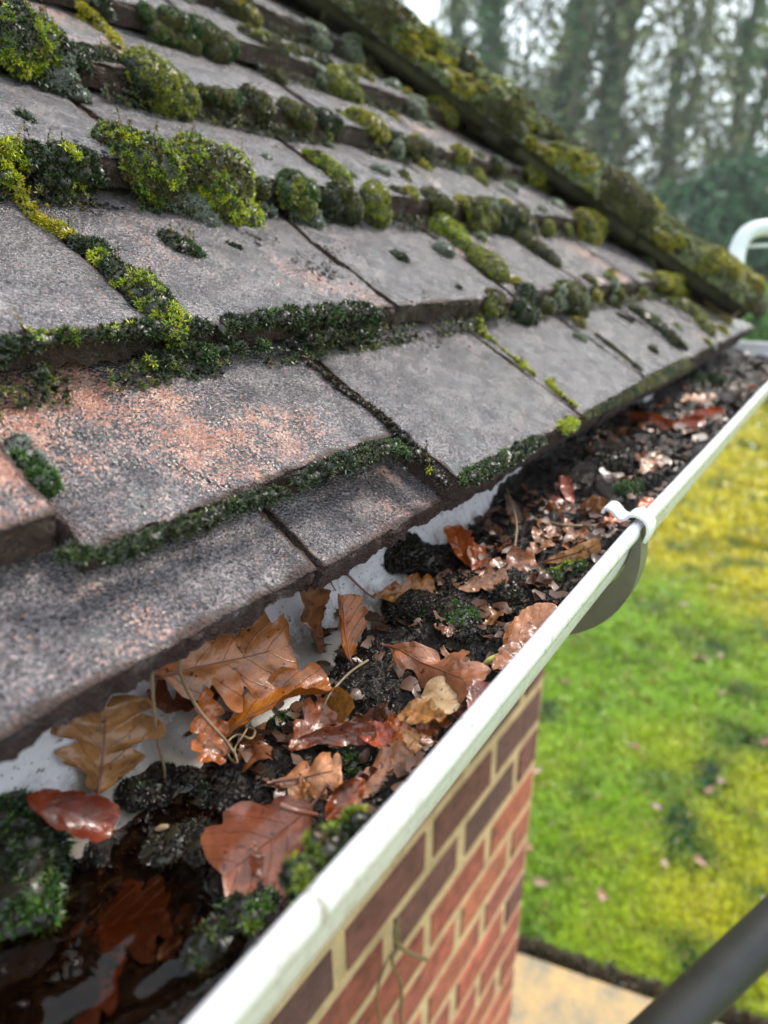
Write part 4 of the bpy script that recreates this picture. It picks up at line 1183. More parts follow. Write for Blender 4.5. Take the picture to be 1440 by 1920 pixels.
gm('small bright moss cushion beneath the eave in the far gutter', [(1170, 920, 46), (1195, 912, 36)], 'green', hf=.6)
gm('dark green moss bump left at the far gutter corner', [(1305, 712, 34)], 'green', hf=.8)
gm('dark green moss bump right at the far gutter corner', [(1340, 716, 36)], 'green', hf=.8)
gm('black mossy mound in the far gutter under the pale tile edge', [(1130, 870, 70), (1180, 850, 70)], 'black', hf=.5)
# ------------------------------------------------------------------ dead leaves
def leaf_mesh(L, W, shape, seed, curl, cup, wave, twist, nu=27, nv=61):
    r = np.random.default_rng(seed)
    S, T = np.meshgrid(np.linspace(-1, 1, nu), np.linspace(0, 1, nv), indexing='ij')
    if shape in ('oak', 'smooth'):
        dp = 0.52 if shape == 'oak' else 0.22
        env = (np.sin(np.pi*np.clip(T, 0, 1)**1.15))**0.50*(0.50+0.65*T)
        nl = r.choice([3.0, 3.5, 4.0]); ph = r.uniform(0, 0.4)
        u = (nl*T**1.1+ph+np.where(S > 0, 0.30, 0)+0.15*n2(T*3, np.sign(S)*2.0, 1.0, 1, seed)) % 1
        sinus = np.exp(-((u-0.5)/0.17)**2)
        w = env*(1-dp*sinus*np.sin(np.pi*T)**0.3); w = w*(1+0.07*n2(T*9, np.sign(S)*3.0, 1.0, 2, seed+1)); w = np.maximum(w, 0.03); fw = 0.30
    elif shape == 'round':
        w = np.sin(np.pi*T**0.85)**0.5*(1+0.04*np.sin(T*25)); fw = 0.1
    elif shape == 'toothed':
        w = np.sin(np.pi*T**0.9)**0.75*(1+0.10*np.abs((T*9) % 1-0.5)*2); fw = 0.25
    else:
        w = np.sin(np.pi*T**0.8)**0.8; fw = 0.3
    w = w/w.max()
    hw = W/2
    X = S*w*hw
    Y = T*L*0.93+np.abs(S)**1.5*w*hw*fw*(0.3+T)-0.02*L
    q = np.stack([X/hw, Y/hw, X*0+seed], -1)
    n = fbm(q, 0.9, 2, seed)*0.15*wave+fbm(q, 2.6, 2, seed+4)*0.05*wave
    Z = n*hw*2*(0.3+np.abs(S))
    # veins stand proud, the blade puckers between them
    av = np.abs(S)*w
    vf = ((T-0.62*np.abs(S)*0.5)*7) % 1
    Z = Z-0.004*hw*np.exp(-((vf-.5)/0.12)**2)*(np.abs(S) > .03)*2-0.02*hw*np.exp(-(S/0.05)**2)
    # edges tattered
    X = X*(1+0.05*fbm(q, 6, 2, seed+7)*(np.abs(S) > .9))
    # cup across
    k = cup/hw
    if abs(cup) > 1e-3:
        a = X*k; X, Z = np.sin(a)/k, Z+(1-np.cos(a))/k
    # curl along
    if abs(curl) > 1e-3:
        kk = curl/L; a = (Y-L/2)*kk; rr = 1/kk
        Y, Z = L/2+np.sin(a)*(rr-Z), rr-np.cos(a)*(rr-Z)
        Z = Z-(rr-math.cos(curl/2)*rr)*0.5
    tw = twist*(T-0.5); X, Z = X*np.cos(tw)-Z*np.sin(tw), X*np.sin(tw)+Z*np.cos(tw)
    V = np.stack([X, Y, Z], -1)
    UV = np.stack([0.5+S*w*0.5, T], -1).reshape(-1, 2)
    mid = V[nu//2]
    return V.reshape(-1, 3), grid_faces(nu, nv), UV, mid
def leaf(label, u0, v0, l0, u1, v1, l1, wpx, col, shape='oak', roll=0, curl=0.4, cup=0.5, wave=1.0, twist=0.0, stem=0.18, group='dead leaves lying in the gutter',
         stemcol=None, P0=None, P1=None, nrm=None, hires=True, Wm=None):
    """base at (u0,v0) and tip at (u1,v1), lifted l0 and l1 metres off whatever lies in the gutter there"""
    if P0 is None: P0 = gut_pt(u0, v0, l0); P1 = gut_pt(u1, v1, l1)
    Lr = np.linalg.norm(P1-P0); Zm = ((P0+P1)/2-CAM)@_F
    W = Wm or wpx*Zm/FPX
    y = (P1-P0)/Lr
    if nrm is None:
        toc = CAM-(P0+P1)/2; toc /= np.linalg.norm(toc); nz = 0.6*toc+0.4*np.array([0, 0, 1.0])
    else: nz = np.array(nrm, float)
    nz = nz-y*(nz@y); nz /= np.linalg.norm(nz); x = np.cross(y, nz)
    c, s = math.cos(roll), math.sin(roll); x, nz = c*x-s*nz, s*x+c*nz
    seed = int(abs(u0)*3+abs(v0)*7+abs(Wm or 0)*9999) % 997
    V, F, UV, mid = leaf_mesh(Lr, W, shape, seed, curl, cup, wave, twist, *((27, 61) if hires else (11, 21)))
    me = mk_mesh('oak_leaf', V, F, MT['leaf'], uvs=UV, smooth=True)
    nm = {'oak': 'oak_leaf', 'round': 'round_leaf', 'toothed': 'toothed_leaf'}.get(shape, 'dead_leaf')
    me.name = nm
    mw = Matrix(((x[0], y[0], nz[0], P0[0]), (x[1], y[1], nz[1], P0[1]), (x[2], y[2], nz[2], P0[2]), (0, 0, 0, 1)))
    o = link(nm, me, None, mw); o.color = (min(.8, col[0]*1.15), col[1]*0.98, col[2]*0.62, 1)
    tag(o, label, 'leaf', group)
    if stem > 0:
        nv = len(mid); m = mid[:int(nv*0.9)].copy(); m[:, 2] += 0.0002*1
        d = m[0]-m[3]; d /= np.linalg.norm(d)
        ext = np.array([m[0]+d*Lr*stem*q+np.array([0.02*Lr*math.sin(q*2), 0, 0.10*Lr*q*q*stem*3]) for q in np.linspace(1, 0.1, 8)])
        pts = np.vstack([ext, m]); rd = np.concatenate([np.full(8, max(0.0006, W*0.013)), np.linspace(max(0.0006, W*0.013), 0.00012, len(m))])
        tube('stem', pts, rd, MT['stem'], 6, o)
    return o
TAN, BRN, RED, DRK, ORG, PNK, AMB, PAL_, CHO = (0.30, 0.135, 0.062), (0.20, 0.075, 0.035), (0.17, 0.030, 0.012), (0.075, 0.022, 0.012), (0.34, 0.105, 0.022), (0.40, 0.20, 0.145), (0.27, 0.105, 0.015), (0.40, 0.25, 0.17), (0.11, 0.045, 0.026)
leaf('large tan oak leaf standing against the white gutter back below the tiles', 288, 1272, .010, 560, 1205, .026, 215, (0.33, 0.14, 0.07), 'oak', roll=.15, curl=.35, cup=-.35, wave=.8, stem=.05)
leaf('brown oak leaf propped upright on the bare white gutter at the left', 185, 1485, .006, 195, 1318, .014, 235, (0.29, 0.15, 0.075), 'oak', roll=-.1, curl=.5, cup=-.5, stem=.08)
leaf('dark red wet leaf curled over beside the propped brown leaf', 45, 1490, .012, 232, 1555, .010, 112, (0.15, 0.028, 0.012), 'smooth', roll=.2, curl=1.3, cup=1.4, wave=.6, stem=.0)
leaf('dark chocolate curled leaf tucked below the large tan oak leaf', 420, 1300, .008, 265, 1330, .010, 110, (0.12, 0.035, 0.015), 'oak', roll=.5, curl=.9, cup=1.2, stem=0)
leaf('small orange lobed leaf tip hanging over the black debris', 385, 1290, .018, 400, 1445, .012, 85, (0.34, 0.11, 0.022), 'oak', roll=-.2, curl=.8, cup=.7, stem=0)
leaf('wide amber leaf folded into a trough right of the large tan leaf', 400, 1385, .006, 640, 1265, .020, 120, (0.33, 0.12, 0.016), 'smooth', roll=-.55, curl=-.7, cup=1.5, wave=.7, stem=.12)
leaf('curled brown leaf leaning under the tile edge on bare white plastic', 610, 1220, .004, 560, 1085, .020, 105, (0.24, 0.12, 0.075), 'smooth', roll=.7, curl=.5, cup=1.5, stem=0)
leaf('pointed orange leaf standing upright beside the black debris', 655, 1235, .004, 640, 1105, .022, 95, (0.36, 0.13, 0.016), 'smooth', roll=.9, curl=.3, cup=1.3, wave=.5, stem=.25)
leaf('ochre leaf lying flat between black moss humps', 700, 1120, .008, 825, 1095, .010, 62, (0.34, 0.16, 0.03), 'oak', roll=.1, curl=.3, cup=.4, stem=0)
leaf('pinkish oak leaf with a red midrib beside the front lip', 735, 1215, .010, 905, 1285, .016, 120, (0.33, 0.14, 0.10), 'oak', roll=.1, curl=.5, cup=-.5, stem=.05)
leaf('pale grey rounded leaf lobe on top of the pinkish oak leaf', 830, 1335, .016, 822, 1262, .022, 78, (0.36, 0.27, 0.20), 'round', roll=0, curl=.2, cup=-.3, wave=.5, stem=0)
leaf('speckled orange leaf pressed against the front lip', 790, 1390, .006, 890, 1290, .018, 105, (0.36, 0.12, 0.035), 'toothed', roll=-.1, curl=.3, cup=-.3, stem=0)
leaf('tan curled leaf end beneath the pale rounded lobe', 840, 1350, .008, 750, 1325, .014, 66, (0.36, 0.19, 0.09), 'oak', roll=.1, curl=.6, cup=.5, stem=0)
leaf('dull red leaf edge at the lip beside the speckled orange leaf', 880, 1330, .016, 915, 1275, .020, 56, (0.24, 0.07, 0.05), 'smooth', roll=-.3, curl=.4, cup=.6, stem=0)
leaf('glossy brown leaf with bent lobes in the middle of the pile', 545, 1405, .006, 625, 1320, .016, 92, (0.27, 0.10, 0.055), 'oak', roll=.2, curl=.7, cup=.7, stem=0)
leaf('mottled ochre leaf standing behind the glossy brown leaf', 600, 1350, .008, 672, 1300, .020, 80, (0.24, 0.115, 0.025), 'toothed', roll=.3, curl=.4, cup=.6, stem=0)
leaf('bright rust red leaf tip in the middle of the pile', 740, 1400, .008, 670, 1355, .016, 62, (0.30, 0.055, 0.018), 'toothed', roll=.2, curl=.6, cup=.7, stem=0)
leaf('maroon leaf fold under the rust red leaf', 560, 1385, .010, 720, 1370, .010, 52, (0.16, 0.05, 0.035), 'smooth', roll=.4, curl=.4, cup=1.0, stem=0)
leaf('pale pink veined leaf lying open above the glossy brown leaf', 515, 1465, .008, 650, 1440, .012, 98, (0.42, 0.20, 0.13), 'oak', roll=0, curl=.3, cup=-.5, stem=.08)
leaf('biggest glossy mauve brown leaf sinking into the gutter water', 585, 1512, .012, 400, 1655, .004, 250, (0.24, 0.085, 0.060), 'smooth', roll=.1, curl=.35, cup=-.5, wave=.6, stem=.22)
leaf('dark under half of the glossy leaf at the water edge', 575, 1530, .006, 480, 1660, .002, 110, (0.14, 0.04, 0.022), 'smooth', roll=-.3, curl=.4, cup=-.7, stem=0)
leaf('rust orange leaf strip above the green lip moss', 610, 1535, .006, 690, 1455, .016, 58, (0.28, 0.075, 0.022), 'toothed', roll=.3, curl=.4, cup=.7, stem=0)
leaf('pinkish torn leaf between the pile and the front lip', 660, 1500, .004, 775, 1395, .010, 84, (0.34, 0.17, 0.12), 'smooth', roll=-.1, curl=.3, cup=-.4, stem=0)
leaf('pale tan leaf scrap below the speckled orange leaf', 735, 1440, .006, 790, 1370, .012, 64, (0.40, 0.24, 0.15), 'oak', roll=0, curl=.5, cup=-.4, stem=.15)
leaf('pinkish tan toothed leaf resting on the front lip below the clip', 950, 1210, .008, 1050, 1125, .018, 80, (0.42, 0.19, 0.11), 'toothed', roll=-.1, curl=.3, cup=-.4, stem=0)
leaf('small brown leaf against the lip under the toothed leaf', 925, 1255, .010, 975, 1200, .014, 44, (0.34, 0.17, 0.12), 'smooth', roll=-.1, curl=.3, cup=-.4, stem=0)
leaf('rosy veined leaf below the big tile corner', 900, 1080, .006, 1015, 1050, .012, 84, (0.36, 0.16, 0.11), 'oak', roll=.1, curl=.4, cup=-.5, stem=.05)
leaf('fiery orange leaf hanging in the shade under the eave', 880, 1065, .006, 845, 980, .016, 60, (0.36, 0.085, 0.012), 'smooth', roll=.4, curl=.5, cup=.9, stem=0)
leaf('second orange leaf below the fiery one', 905, 1085, .006, 890, 1015, .012, 56, (0.28, 0.075, 0.018), 'oak', roll=.3, curl=.5, cup=.8, stem=0)
leaf('pinkish crinkled leaf left of the strip leaf', 860, 1105, .008, 960, 1075, .012, 46, (0.38, 0.20, 0.14), 'oak', roll=0, curl=.5, cup=.4, stem=0)
leaf('tan leaf with dark veins in front of the far debris', 995, 1045, .006, 1040, 980, .018, 62, (0.30, 0.15, 0.09), 'oak', roll=.1, curl=.4, cup=.5, stem=.15)
leaf('long buff leaf strip pointing at the front lip', 1020, 1055, .006, 1140, 1015, .012, 40, (0.42, 0.24, 0.13), 'smooth', roll=0, curl=.3, cup=-.5, stem=.2)
leaf('light brown leaf beside the buff strip', 1050, 1030, .006, 1160, 985, .012, 44, (0.33, 0.15, 0.09), 'oak', roll=.1, curl=.5, cup=.5, stem=0)
leaf('orange leaf beside the gutter clip', 1128, 985, .008, 1172, 960, .014, 34, (0.42, 0.10, 0.025), 'oak', roll=.2, curl=.6, cup=.6, stem=0)
leaf('orange leaf tip poking out behind the gutter clip', 1200, 960, .012, 1228, 930, .020, 30, (0.50, 0.12, 0.03), 'toothed', roll=.1, curl=.4, cup=.4, stem=0)
leaf('upright orange red leaf under the eave left of the clip', 1075, 945, .004, 1045, 890, .018, 44, (0.36, 0.07, 0.015), 'smooth', roll=.6, curl=.4, cup=1.1, stem=0)
leaf('dark red leaf behind the upright orange one', 1020, 955, .004, 1060, 935, .008, 32, (0.16, 0.03, 0.015), 'smooth', roll=.2, curl=.4, cup=.7, stem=0)
leaf('grey brown leaf standing against the fascia side', 950, 930, .003, 975, 985, .008, 30, (0.24, 0.13, 0.10), 'smooth', roll=.4, curl=.4, cup=.9, stem=0)
leaf('small pink brown leaf on the far black mound', 1105, 850, .004, 1130, 825, .014, 34, (0.34, 0.14, 0.10), 'smooth', roll=.2, curl=.5, cup=.8, stem=0)
leaf('large pale pink leaf in the far gutter', 1200, 885, .006, 1262, 860, .012, 50, (0.46, 0.25, 0.18), 'oak', roll=0, curl=.4, cup=-.5, stem=.1)
leaf('flat pale leaf left of the large pink leaf', 1150, 855, .006, 1200, 845, .008, 20, (0.40, 0.24, 0.18), 'smooth', roll=0, curl=.4, cup=.4, stem=0)
leaf('long curled rust leaf lying across the far gutter', 1170, 775, .008, 1268, 805, .010, 40, (0.32, 0.07, 0.02), 'smooth', roll=.4, curl=-.9, cup=1.4, stem=.1)
leaf('dark red strip leaf next to the long curled rust leaf', 1250, 800, .006, 1330, 785, .008, 30, (0.30, 0.055, 0.018), 'smooth', roll=.3, curl=.6, cup=1.0, stem=0)
leaf('orange red narrow leaf near the far lip', 1290, 775, .008, 1365, 772, .010, 22, (0.40, 0.07, 0.02), 'smooth', roll=.2, curl=.3, cup=.8, stem=0)
leaf('big pinkish tan leaf near the far gutter corner', 1275, 755, .006, 1345, 738, .012, 42, (0.44, 0.22, 0.15), 'oak', roll=.1, curl=.4, cup=-.6, stem=0)
leaf('small pink leaf at the far lip', 1385, 742, .006, 1425, 728, .010, 26, (0.40, 0.20, 0.16), 'smooth', roll=0, curl=.4, cup=.4, stem=0)
# smaller crumpled leaves filling the pile
rl = np.random.default_rng(88)
spots = [(470, 1400), (560, 1480), (690, 1340), (745, 1370), (700, 1470), (860, 1240), (840, 1180), (930, 1150),
         (1000, 1100), (940, 1010), (1010, 1000), (1080, 1000), (1130, 960), (1095, 960), (1160, 900), (1040, 960), (1190, 830), (1230, 800), (1150, 810), (1290, 800), (1320, 760), (1250, 760), (1350, 745), (1300, 735), (1380, 725), (1210, 860)]
for i, (u, v) in enumerate(spots):
    a = rl.uniform(0, 6.28); P = gut_pt(u, v); Z = (P-CAM)@_F; L = rl.uniform(0.014, 0.026)*(1 if Z < .4 else 1.35)*FPX/Z/2
    z_ = 'among the near pile' if Z < 0.33 else 'between the lip and the eave near the clip' if Z < 0.48 else 'in the blurred far gutter'
    c = [BRN, TAN, CHO, ORG, DRK, PNK][i % 6]; c = tuple(q*0.75 for q in c)
    leaf(['crumpled brown leaf ', 'small tan leaf ', 'dark rotting leaf ', 'torn orange leaf scrap ', 'blackened leaf curl ', 'faded pink leaf scrap '][i % 6]+z_, u-L*math.cos(a), v-L*math.sin(a)*.7, .004, u+L*math.cos(a), v+L*math.sin(a)*.7, rl.uniform(.004, .010), L*rl.uniform(.9, 1.5), c,
         ['oak', 'smooth'][i % 2], roll=rl.uniform(-.5, .5), curl=rl.uniform(.3, 1.3), cup=rl.uniform(-.9, 1.3), wave=1.3, twist=rl.uniform(-.6, .6), stem=0, group='small crumpled leaves filling the gutter')
# leaves sunk under the water
for i, (lab, a) in enumerate([
    ('dark brown leaf sunk beneath the water near the viewer', (120, 1760, .002, 330, 1700, .002, 190, (0.085, 0.035, 0.020))),
    ('second sunken brown leaf overlapping the first below the water', (300, 1800, .002, 480, 1650, .003, 170, (0.075, 0.032, 0.020))),
    ('blurred sunken leaf in the bottom left corner', (20, 1860, .003, 240, 1830, .004, 200, (0.13, 0.042, 0.024))),
    ('ruddy sunken leaf below the dark red curled leaf', (180, 1640, .0015, 270, 1780, .002, 150, (0.09, 0.034, 0.020))),
    ('sunken dark leaf along the water edge in the middle', (380, 1690, .001, 520, 1600, .002, 110, (0.10, 0.032, 0.018)))]):
    u0, v0, _, u1, v1, _, wp, cc = a
    leaf(lab, u0, v0, 0, u1, v1, 0, wp, cc, P0=on_plane(u0, v0, (0, 0, 1), -0.0815-.0004*i), P1=on_plane(u1, v1, (0, 0, 1), -0.0808-.0004*i), nrm=(0, 0, 1), shape='smooth' if i % 2 else 'oak', roll=0, curl=.05, cup=-.10, wave=.12, stem=0)

# twigs, stalks and twine
def strand(name, label, pix, rad, mat, cat='twig', group=None, n=40, r1=None):
    P = smoothpath([gut_pt(u, v, l) for u, v, l in pix], n)
    rr = np.linspace(rad, r1 if r1 is not None else rad*0.6, n)
    return tag(tube(name, P, rr, mat, 6), label, cat, group)
strand('stalk', 'short pale yellow stalk sticking up beside the front lip', [(903, 1255, .010), (915, 1240, .014), (932, 1232, .016), (950, 1226, .018)], .0013, MT['yellowtwig'], 'stalk', r1=.0014)
strand('twig', 'thin grey twig standing against the eave over the leaves', [(965, 1030, .010), (968, 975, .016), (950, 915, .014)], .0007, MT['twig'])
strand('twig', 'brown stick lying under the buff strip leaf', [(1000, 975, .010), (1060, 985, .012), (1120, 985, .012)], .0011, MT['twig'])
strand('twig', 'dark twig on the white plastic under the tile corner', [(652, 1078, .003), (680, 1105, .006), (702, 1122, .008)], .0007, MT['stem'])
strand('twig', 'forked dark twiglet left of the dark twig', [(618, 1082, .003), (622, 1095, .003), (630, 1108, .004)], .0005, MT['stem'])
strand('grass_stem', 'pale dry grass stem crossing the black debris', [(690, 1238, .014), (655, 1262, .018), (620, 1300, .020), (605, 1330, .018)], .0006, MT['twig'], 'stem')
strand('root', 'thin dry root hanging from the tile edge to the wet moss', [(284, 1248, .030), (288, 1320, .026), (296, 1390, .018), (308, 1440, .010), (308, 1468, .004)], .0007, MT['twig'], 'root')
strand('root', 'longer dark root looping over the tan oak leaf', [(300, 1205, .034), (340, 1205, .034), (338, 1260, .030), (372, 1330, .024), (420, 1385, .020), (445, 1420, .014)], .0008, MT['twig'], 'root')
strand('root', 'tangled golden rootlets beside the orange leaf tip', [(470, 1360, .016), (478, 1372, .018), (470, 1385, .018), (445, 1378, .016), (425, 1395, .014), (430, 1420, .012), (445, 1430, .010), (440, 1405, .016), (455, 1380, .018), (470, 1355, .016)], .0005, MT['twig'], 'root', n=90)
strand('stalk', 'red leaf stalk lying on the lip side moss', [(525, 1510, .020), (560, 1522, .018), (595, 1528, .012)], .0011, MT['stem'], 'stalk')
# pebble
bm = bmesh.new(); bmesh.ops.create_icosphere(bm, subdivisions=3, radius=1)
for v in bm.verts: v.co = Vector((v.co.x*0.0022, v.co.y*0.0011, v.co.z*0.0010))*(1+0.12*float(fbm(np.array([v.co]), 2, 2, 3)[0]))
me = bpy.data.meshes.new('seed'); bm.to_mesh(me); bm.free(); me.materials.append(MT['twig'])
for p in me.polygons: p.use_smooth = True
o = link('seed', me); o.location = gut_pt(304, 1552, .003); o.rotation_euler = (0.2, 0, 0.9); tag(o, 'small pale seed lying in the wet black debris', 'seed')

# twine hanging below the gutter in front of the wall
def twine(name, label, pix, d, rad):
    P = smoothpath([on_plane(u, v, (1, 0, 0), d+k*0.0) for u, v, k in pix], 60)
    return tag(tube(name, P, rad, MT['twig'], 6), label, 'twine')
twine('frayed_twine', 'frayed grey twine hanging against the brick wall under the gutter', [(740, 1725, 0), (748, 1760, 0), (735, 1800, 0), (752, 1850, 0), (752, 1920, 0), (765, 2000, 0)], -0.165, .0022)
twine('frayed_twine', 'short bent twine end sticking out across the bricks', [(745, 1722, 0), (742, 1762, 0), (765, 1785, 0), (802, 1800, 0)], -0.160, .0028)
twine('frayed_twine', 'looped twine strand lowest on the brick wall', [(745, 1770, 0), (722, 1810, 0), (706, 1870, 0), (716, 1930, 0), (730, 2000, 0)], -0.163, .0016)

# ------------------------------------------------------------------ garden
GZ0 = -2.30
def mat_lawn():
    m = NM('mossy_lawn'); v = m.coord(jitter=False)
    a = m.noise(v, 0.45, 5, 0.65); b = m.noise(v, 5, 5, 0.7); c = m.noise(v, 45, 4, 0.7)
    col = m.mix(m.ramp(a, [(0.50, 0.0), (0.66, 1.0)]), (0.20, 0.32, 0.014), (0.42, 0.40, 0.010))
    col = m.mix(m.ramp(b, [(0.40, 0.0), (0.62, 0.9)]), col, (0.15, 0.28, 0.016))
    col = m.mix(m.ramp(c, [(0.58, 0.0), (0.75, 0.7)]), col, (0.07, 0.05, 0.022))
    return m.set(Base_Color=col, Roughness=0.8, Normal=m.bump(c, 1.0, 0.03))
MT['lawn'] = mat_lawn()
g = link('lawn', mk_mesh('lawn', [(-90, -60, GZ0), (90, -60, GZ0), (90, 160, GZ0), (-90, 160, GZ0)], [[0, 1, 2, 3]], MT['lawn'])); g['kind'] = 'structure'
# grass and moss tufts
def tufts(N, yr, spread, sz, seed, label):
    r = np.random.default_rng(seed)
    d = r.uniform(0, 1, N)**spread*(yr[1]-yr[0])+yr[0]
    az = r.uniform(-0.50, 0.17, N)
    x = d*np.tan(az)+0.1; y = d
    keep = y > 1.41+0.26*(x+0.43); x, y = x[keep], y[keep]; n = len(x)
    tone = n2(x, y, 0.42, 3, 1)+0.5*n2(x, y, 2.2, 2, 2); t3 = n2(x, y, 5, 2, 4)
    k = 5; s = sz*r.uniform(0.6, 1.5, n)*(1+0.12*y)
    th = r.uniform(0, 6.28, (n, k)); ln = r.uniform(0.3, 1.1, (n, k))
    b = np.stack([x, y, np.full(n, GZ0)], -1)[:, None, :]+np.stack([np.cos(th), np.sin(th), 0*th], -1)*s[:, None, None]*0.35
    tip = b+np.stack([np.cos(th)*ln, np.sin(th)*ln, np.sqrt(np.clip(1.2-ln, .1, 2))*0.8], -1)*s[:, None, None]
    sd = np.stack([-np.sin(th), np.cos(th), 0*th], -1)*s[:, None, None]*0.22
    V = np.stack([b-sd, b+sd, tip], 2)
    yel, grn, dk, br = map(np.array, [(0.60, 0.52, 0.008), (0.25, 0.42, 0.012), (0.09, 0.17, 0.015), (0.30, 0.22, 0.05)])
    w = np.clip((tone*0.6+0.05+0.35*(y-2.8))*1.3, 0, 1)[:, None]; C = grn*(1-w)+yel*w
    q = np.clip(t3-0.15, 0, 1)[:, None]*1.6; C = C*(1-q)+dk*q
    pk = r.random(n) < 0.07; C[pk] = br
    C = C*r.uniform(0.65, 1.4, (n, 1))
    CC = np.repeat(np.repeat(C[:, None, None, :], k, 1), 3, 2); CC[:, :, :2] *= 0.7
    F = np.arange(n*k*3).reshape(-1, 3)
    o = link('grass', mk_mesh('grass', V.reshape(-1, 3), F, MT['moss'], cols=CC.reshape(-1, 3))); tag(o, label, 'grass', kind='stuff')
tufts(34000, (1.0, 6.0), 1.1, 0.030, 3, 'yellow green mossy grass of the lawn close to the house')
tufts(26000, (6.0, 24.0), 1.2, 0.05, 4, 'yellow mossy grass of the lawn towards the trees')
# leaves fallen on the lawn
r_ = np.random.default_rng(9)
proto = []
for i in range(3):
    V, F, UV, mid = leaf_mesh(0.065, 0.038, ['oak', 'smooth', 'oak'][i], 50+i, .5, .6, 1.0, 0.2, 9, 15)
    proto.append(mk_mesh('fallen_leaf', V, F, MT['leaf'], uvs=UV, smooth=True))
for i in range(66):
    dd = 1.6+r_.uniform(0, 1)**1.3*8; az = r_.uniform(-0.42, 0.13)
    x, y = dd*math.tan(az)+0.1, dd
    if y < 1.55+0.26*(x+0.43): continue
    o = link('fallen_leaf', proto[i % 3]); o.location = (x, y, GZ0+0.035); o.rotation_euler = (r_.uniform(-.4, .4), r_.uniform(-.4, .4), r_.uniform(0, 6.28))
    c = [(0.42, 0.25, 0.17), (0.36, 0.17, 0.10), (0.50, 0.36, 0.28)][i % 3]; o.color = (*c, 1)
    tag(o, ['pinkish', 'brown', 'pale buff'][i % 3]+' fallen leaf on the '+('lawn by the stone path' if y < 2.3 else 'near lawn' if y < 3.4 else 'middle of the lawn' if y < 5 else 'far lawn')+(', wall side' if az < -0.27 else ', halfway across' if az < -0.07 else ', open side'), 'leaf', 'fallen leaves lying on the lawn')

# stone path round the house
pth = link('stone_path', box_mesh('stone_path', -3.2, 3.2, 0.30, 1.52, GZ0-0.06, GZ0+0.012, MT['mortar'])); pth['kind'] = 'structure'
MT['slab'] = mat_simple('sandstone_slab', (0.46, 0.29, 0.115), 0.75, 30, 0.8, 0.006, (9, (0.20, 0.17, 0.12)))
bm = bmesh.new()
PA = math.atan(0.262)
ci, si = math.cos(PA), math.sin(PA)
xx = -3.1; k = 0
while xx < 2.6:
    for yy, D in ((-0.62, 0.60), (-1.24, 0.60)):
        L = 0.59
        cx, cy = xx+L/2+(0.3 if yy < -1 else 0), yy+D/2
        # local frame laid along the lawn edge
        ox, oy = -0.43+(cx)*ci-cy*si*1, 1.395+(cx)*si+cy*ci
        me = box_mesh('paving_slab', -L/2+.006, L/2-.006, -D/2+.006, D/2-.006, 0, 0.03, MT['slab'], 0.006)
        o = link('paving_slab', me, pth, Matrix.Translation((ox, oy, GZ0+0.006+random.uniform(0, .004))) @ Matrix.Rotation(PA, 4, 'Z'))
    xx += 0.6
bm.free()
pth.data = mk_mesh('stone_path', [(-0.43+a*ci-b*si, 1.395+a*si+b*ci, z) for z in (GZ0+0.008, GZ0-0.05) for a, b in ((-3.2, 0), (3.2, 0), (3.2, -1.3), (-3.2, -1.3))],
                   [[0, 3, 2, 1], [4, 5, 6, 7], [0, 1, 5, 4], [1, 2, 6, 5], [2, 3, 7, 6], [3, 0, 4, 7]], MT['mortar'])
# dark soil edge between path and lawn
r = np.random.default_rng(12); N = 2600
a = r.uniform(-1.5, 1.5, N); b = r.normal(0.012, 0.013, N); P = np.stack([-0.43+a*ci-b*si, 1.395+a*si+b*ci, np.full(N, GZ0+0.02)+r.uniform(0, .02, N)], -1)
V, F, C = sprigs(P, np.tile([0, 0, 1.0], (N, 1)), 0.022, 'olive', r); C = C*np.array([0.55, 0.35, 0.6])
tag(link('edge_litter', mk_mesh('edge_litter', V, F, MT['moss'], cols=C)), 'dark soil and rotted leaves along the path edge', 'litter', kind='stuff')

# ladder: dark rubber sleeved stay crossing the lower right corner
A = CAM+ray(1240, 1935)*0.60; B = CAM+ray(1440, 1745)*0.64
d = (B-A)/np.linalg.norm(B-A)
lad = empty('ladder', tuple(B+d*0.5)); tag(lad, 'dark grey ladder stay tube crossing above the stone path to the wall', 'ladder')
def lchild(o): o.parent = lad; o.matrix_parent_inverse = Matrix.Translation(Vector(-(B+d*0.5))); return o
tw = (A[0]-(XW+0.02))/max(1e-3, d[0]) if d[0] > 0.05 else 0.6
E0 = A-d*min(tw, 0.9); E1 = B+d*0.5
lchild(tube('stay', [E0+(E1-E0)*t for t in np.linspace(0, 1, 12)], 0.0205, MT['metal'], 24))
lchild(tube('rubber_cap', [E0-d*0.012+d*t for t in (0, .004, .03, .04)], [0.017, 0.024, 0.024, 0.022], MT['rubber'], 24))
for s_ in (0, 0.38):
    px, py = E1[0]+0.02, E1[1]-s_
    lchild(tube('rail', [(px, py, GZ0+0.02), (px, py, 0.9)], 0.03, MT['alu'], 12, smooth=True))
for i in range(11):
    z = GZ0+0.3+i*0.27
    lchild(tube('rung', [(E1[0]+0.02, E1[1]-0.0, z), (E1[0]+0.02, E1[1]-0.38, z)], 0.014, MT['alu'], 10))

